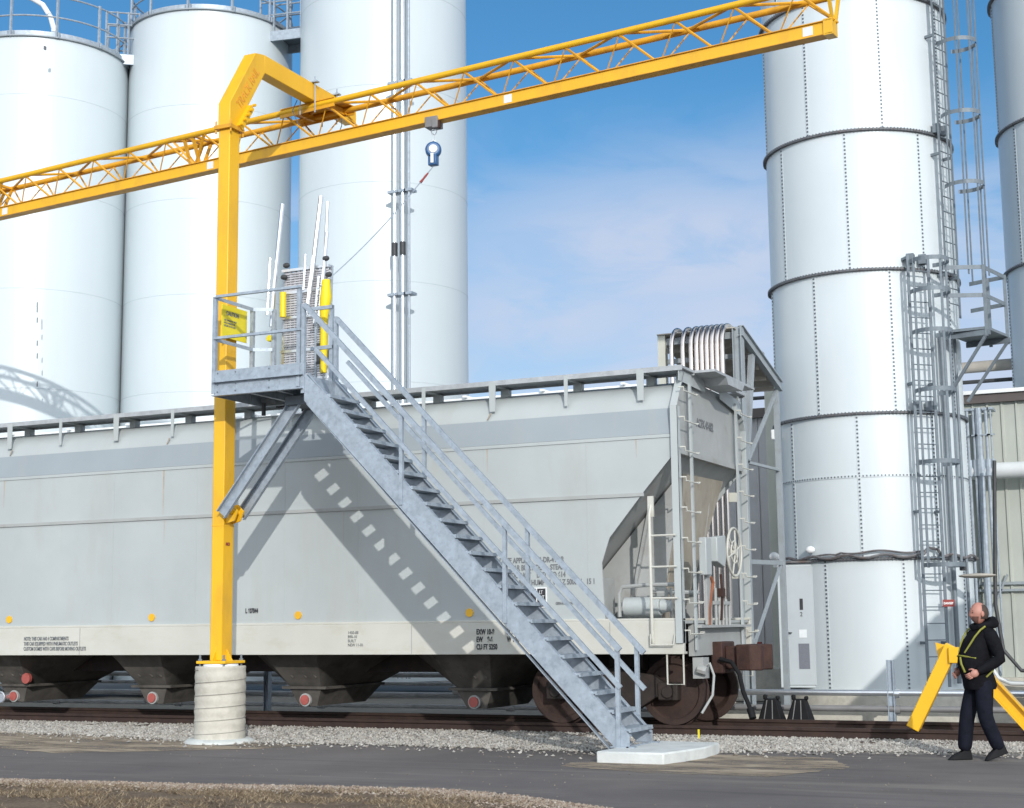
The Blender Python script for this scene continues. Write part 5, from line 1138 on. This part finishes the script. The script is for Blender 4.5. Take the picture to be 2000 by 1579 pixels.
for sgn in (-1, 1):
    wy = .22 if sgn == 1 else -.20; h0 = Vector((.13, wy, .995)); dirh = Vector((.80, -.25*sgn, -.45)).normalized(); sdv = Vector((0, 0, 1)).cross(dirh).normalized(); upv = dirh.cross(sdv)
    rot = Matrix((dirh, sdv, upv)).transposed(); hd.ellipsoid(h0+dirh*.045, (.055, .020, .042), 12, 8, rot)
    for q in range(4):
        b0 = h0+dirh*.085+upv*(.027-.018*q); ln = (.070, .078, .072, .056)[q]; inn = -sdv*sgn
        hd.tube([b0, b0+dirh*ln*.5+inn*.006, b0+dirh*ln*.75+inn*ln*.4, b0+dirh*ln*.6+inn*ln*.7], [.0095, .009, .008, .0065], 7)
    b0 = h0+dirh*.03+upv*.035; hd.tube([b0, b0+upv*.022+dirh*.02-sdv*sgn*.01, b0+upv*.028+dirh*.05-sdv*sgn*.022], [.012, .010, .008], 7)
me2 = bpy.data.meshes.new('tmp'); me2.from_pydata(hd.v, [], hd.f); bm.from_mesh(me2); bmesh.ops.recalc_face_normals(bm, faces=bm.faces); bm.to_mesh(body.data); bm.free()
body.data.polygons.foreach_set('use_smooth', [True]*len(body.data.polygons))
def lp(name, mb, m, **k):
    o = part(name, mb, m, None, **k); o.parent = pr; o.location = (0, 0, 0); return o
mb = MB(); hr = hc+Vector((-.012, 0, -.002))
for i in range(0, 9):
    for k in range(13):
        ph = math.pi*(.20+.47*i/8); t_ = math.pi*.42+math.pi*1.16*k/12; e_ = min(1, min(i, 8-i)/1.5, min(k, 12-k)/1.5); q_ = .96+.07*e_
        mb.v.append((hr.x+.104*q_*math.sin(ph)*math.cos(t_), hr.y+.080*q_*math.sin(ph)*math.sin(t_), hr.z+.122*math.cos(ph)))
for i in range(8):
    for k in range(12): a = i*13+k; mb.f.append((a, a+13, a+14, a+1))
lp('hair', mb, HAIR)
mb = MB()
for i in range(7):
    ph = math.pi*(.60+.32*i/6)
    for k in range(13):
        t_ = -1.25+2.5*k/12; zz = -math.cos(ph)
        mb.v.append((hc.x+.012*zz+(.1045*(1-.10*zz))*math.sin(ph)*math.cos(t_)+.002, (.0800*(1-.28*zz))*math.sin(ph)*math.sin(t_), hc.z+.1235*math.cos(ph)))
for i in range(6):
    for k in range(12):
        if i < 2 and 5 <= k <= 6: continue
        a = i*13+k; mb.f.append((a, a+13, a+14, a+1))
lp('beard', mb, BEARD)
mb = MB()
for sgn in (-1, 1): mb.ellipsoid((hc.x+.091, sgn*.030, hc.z+.006), (.007, .013, .006), 8, 6)
lp('eyes', mb, mat('eye_dark', (.05, .04, .04), .3, var=.1)); mb = MB()
for sgn in (-1, 1): mb.ellipsoid((hc.x+.094, sgn*.031, hc.z+.026), (.006, .018, .004), 8, 6)
lp('eyebrows', mb, BEARD)
# jacket
mb = MB()
def loft(mb, rings, n=28):
    o = len(mb.v)
    for cx, cy, z, rx, ry, tx in rings:
        for k in range(n):
            t_ = 2*math.pi*k/n; c_, s_ = math.cos(t_), math.sin(t_); p_ = .86
            fold = 1+.018*math.sin(5*t_+z*23)+.012*math.sin(9*t_-z*41)
            mb.v.append((cx+rx*math.copysign(abs(c_)**p_, c_)*fold, cy+ry*math.copysign(abs(s_)**p_, s_)*fold, z+tx*c_))
    for i_ in range(len(rings)-1):
        for k in range(n): mb.f.append((o+i_*n+k, o+i_*n+(k+1) % n, o+(i_+1)*n+(k+1) % n, o+(i_+1)*n+k))
    mb.f.append(tuple(o+k for k in range(n))); mb.f.append(tuple(o+(len(rings)-1)*n+k for k in range(n)))
loft(mb, [(.0, 0, .80, .12, .14, 0), (.0, 0, .79, .165, .175, 0), (.0, 0, .83, .178, .185, 0), (.01, 0, .90, .175, .18, 0), (.03, 0, .98, .172, .172, 0), (.05, 0, 1.07, .185, .178, 0), (.04, 0, 1.16, .188, .182, 0), (.01, 0, 1.25, .178, .188, 0), (-.03, 0, 1.34, .165, .198, 0), (-.06, 0, 1.41, .14, .195, 0), (-.075, 0, 1.455, .112, .150, 0), (-.08, 0, 1.49, .085, .10, 0), (-.08, 0, 1.52, .07, .075, 0)])
for sg_ in (1, -1):
    A_ = [Vector(q) for q in ((-.06, .135*sg_, 1.415), (-.06, .185*sg_, 1.395), (-.085, .225*sg_, 1.30), (-.11, .25*sg_, 1.20), (-.115, .265*sg_, 1.13), (-.055, .255*sg_, 1.09), (.025, .24*sg_, 1.045), (.10, .215*sg_, 1.01), (.128, .207*sg_, 1.0))]
    mb.tube(A_, [.07, .082, .078, .070, .068, .064, .056, .047, .044], 14)
lp('jacket', mb, JACKET)
mb = MB(); mb.tube([(.045, 0, 1.475), (.01, .085, 1.49), (-.08, .115, 1.51), (-.17, .085, 1.53), (-.205, 0, 1.545), (-.17, -.085, 1.53), (-.08, -.115, 1.51), (.01, -.085, 1.49), (.045, 0, 1.475)], [.03, .035, .045, .06, .065, .06, .045, .035, .03], 10)
lp('hood', mb, JACKET)
TK = dict(p=(0, 0, .93), lh=(.0, .10, .84), lk=(.03, .13, .49), la=(-.135, .13, .11), rh=(.0, -.10, .84), rk=(.12, -.11, .49), ra=(.17, -.12, .08))
nk = list(TK); ek = [('p', 'lh'), ('lh', 'lk'), ('lk', 'la'), ('p', 'rh'), ('rh', 'rk'), ('rk', 'ra')]; rk_ = dict(p=.12, lh=.115, lk=.09, la=.082, rh=.115, rk=.09, ra=.085)
skin_mesh('trousers', [TK[k] for k in nk], [(nk.index(a), nk.index(b)) for a, b in ek], [rk_[k] for k in nk], JEANS, pr, 2)
for (ax, ay, pitch) in ((.19, -.12, 0.0), (-.12, .13, .30)):
    mb = MB(); rot = Matrix.Rotation(pitch, 3, 'Y'); pts = []
    for x, y_, z in ((-.10, .042, 0), (-.03, .045, 0), (.06, .05, 0), (.15, .045, 0), (.19, .02, 0)): pts.append((x, y_))
    low = [(x, y_) for x, y_ in pts]+[(x, -y_) for x, y_ in reversed(pts)]
    top = [(x*.8-.01, y_*.85) for x, y_ in pts]+[(x*.8-.01, -y_*.85) for x, y_ in reversed(pts)]
    ht = [.11, .11, .085, .055, .045]; ht = ht+ht[::-1]
    A = [Vector((x, y_, 0)) for x, y_ in low]; Bq = [Vector((x, y_, h)) for (x, y_), h in zip(top, ht)]
    base = Vector((ax, ay, .0 if pitch == 0 else .055)); mb.hull([base+rot@a for a in A], [base+rot@b for b in Bq]); lp('boot', mb, BLACK, bevel=.01)
def ribbon(pts, w_, m, name='harness_strap'):
    mb = MB(); mb.tube(pts, w_, 6); return lp(name, mb, m)
for g_ in (1, -1):
    ribbon([(-.03, .14*g_, 1.495), (.035, .145*g_, 1.455), (.10, .13*g_, 1.38), (.15, .11*g_, 1.30), (.20, .065*g_, 1.20)], .011, HIVIS)
    ribbon([(.02, .192*g_, .93), (-.07, .185*g_, 1.0), (-.12, .155*g_, 1.07)], .010, HIVIS)
ribbon([(.12, -.172, 1.14), (.205, -.10, 1.16), (.234, 0, 1.17), (.205, .10, 1.16), (.12, .172, 1.14)], .010, HIVIS); ribbon([(.234, .02, 1.15), (.242, .05, 1.08), (.205, .06, .98)], .013, HIVIS)

# added, unseen gabled shed over the track, placed to shade the nearest bolted silo
sh = thing('shade_blocker', 'added unseen gabled shed over the track beyond the right edge of the photo', 'blocker', (7.9, 1.6, 0))
mb = MB(); mb.prismY([(5.80, -.05), (5.80, 3.42), (7.9, 5.45), (10.0, 3.42), (10.0, -.05)], .2, 3.0); part('blocker_wall', mb, SIDE, sh)
mb = MB(); mb.hull([(5.68, .0, 3.33), (7.9, .0, 5.46), (7.9, .0, 5.52), (5.64, .0, 3.36)], [(5.68, 3.2, 3.33), (7.9, 3.2, 5.46), (7.9, 3.2, 5.52), (5.64, 3.2, 3.36)]); mb.hull([(10.12, .0, 3.33), (7.9, .0, 5.46), (7.9, .0, 5.52), (10.16, .0, 3.36)], [(10.12, 3.2, 3.33), (7.9, 3.2, 5.46), (7.9, 3.2, 5.52), (10.16, 3.2, 3.36)]); part('blocker_roof', mb, ROOFW, sh)
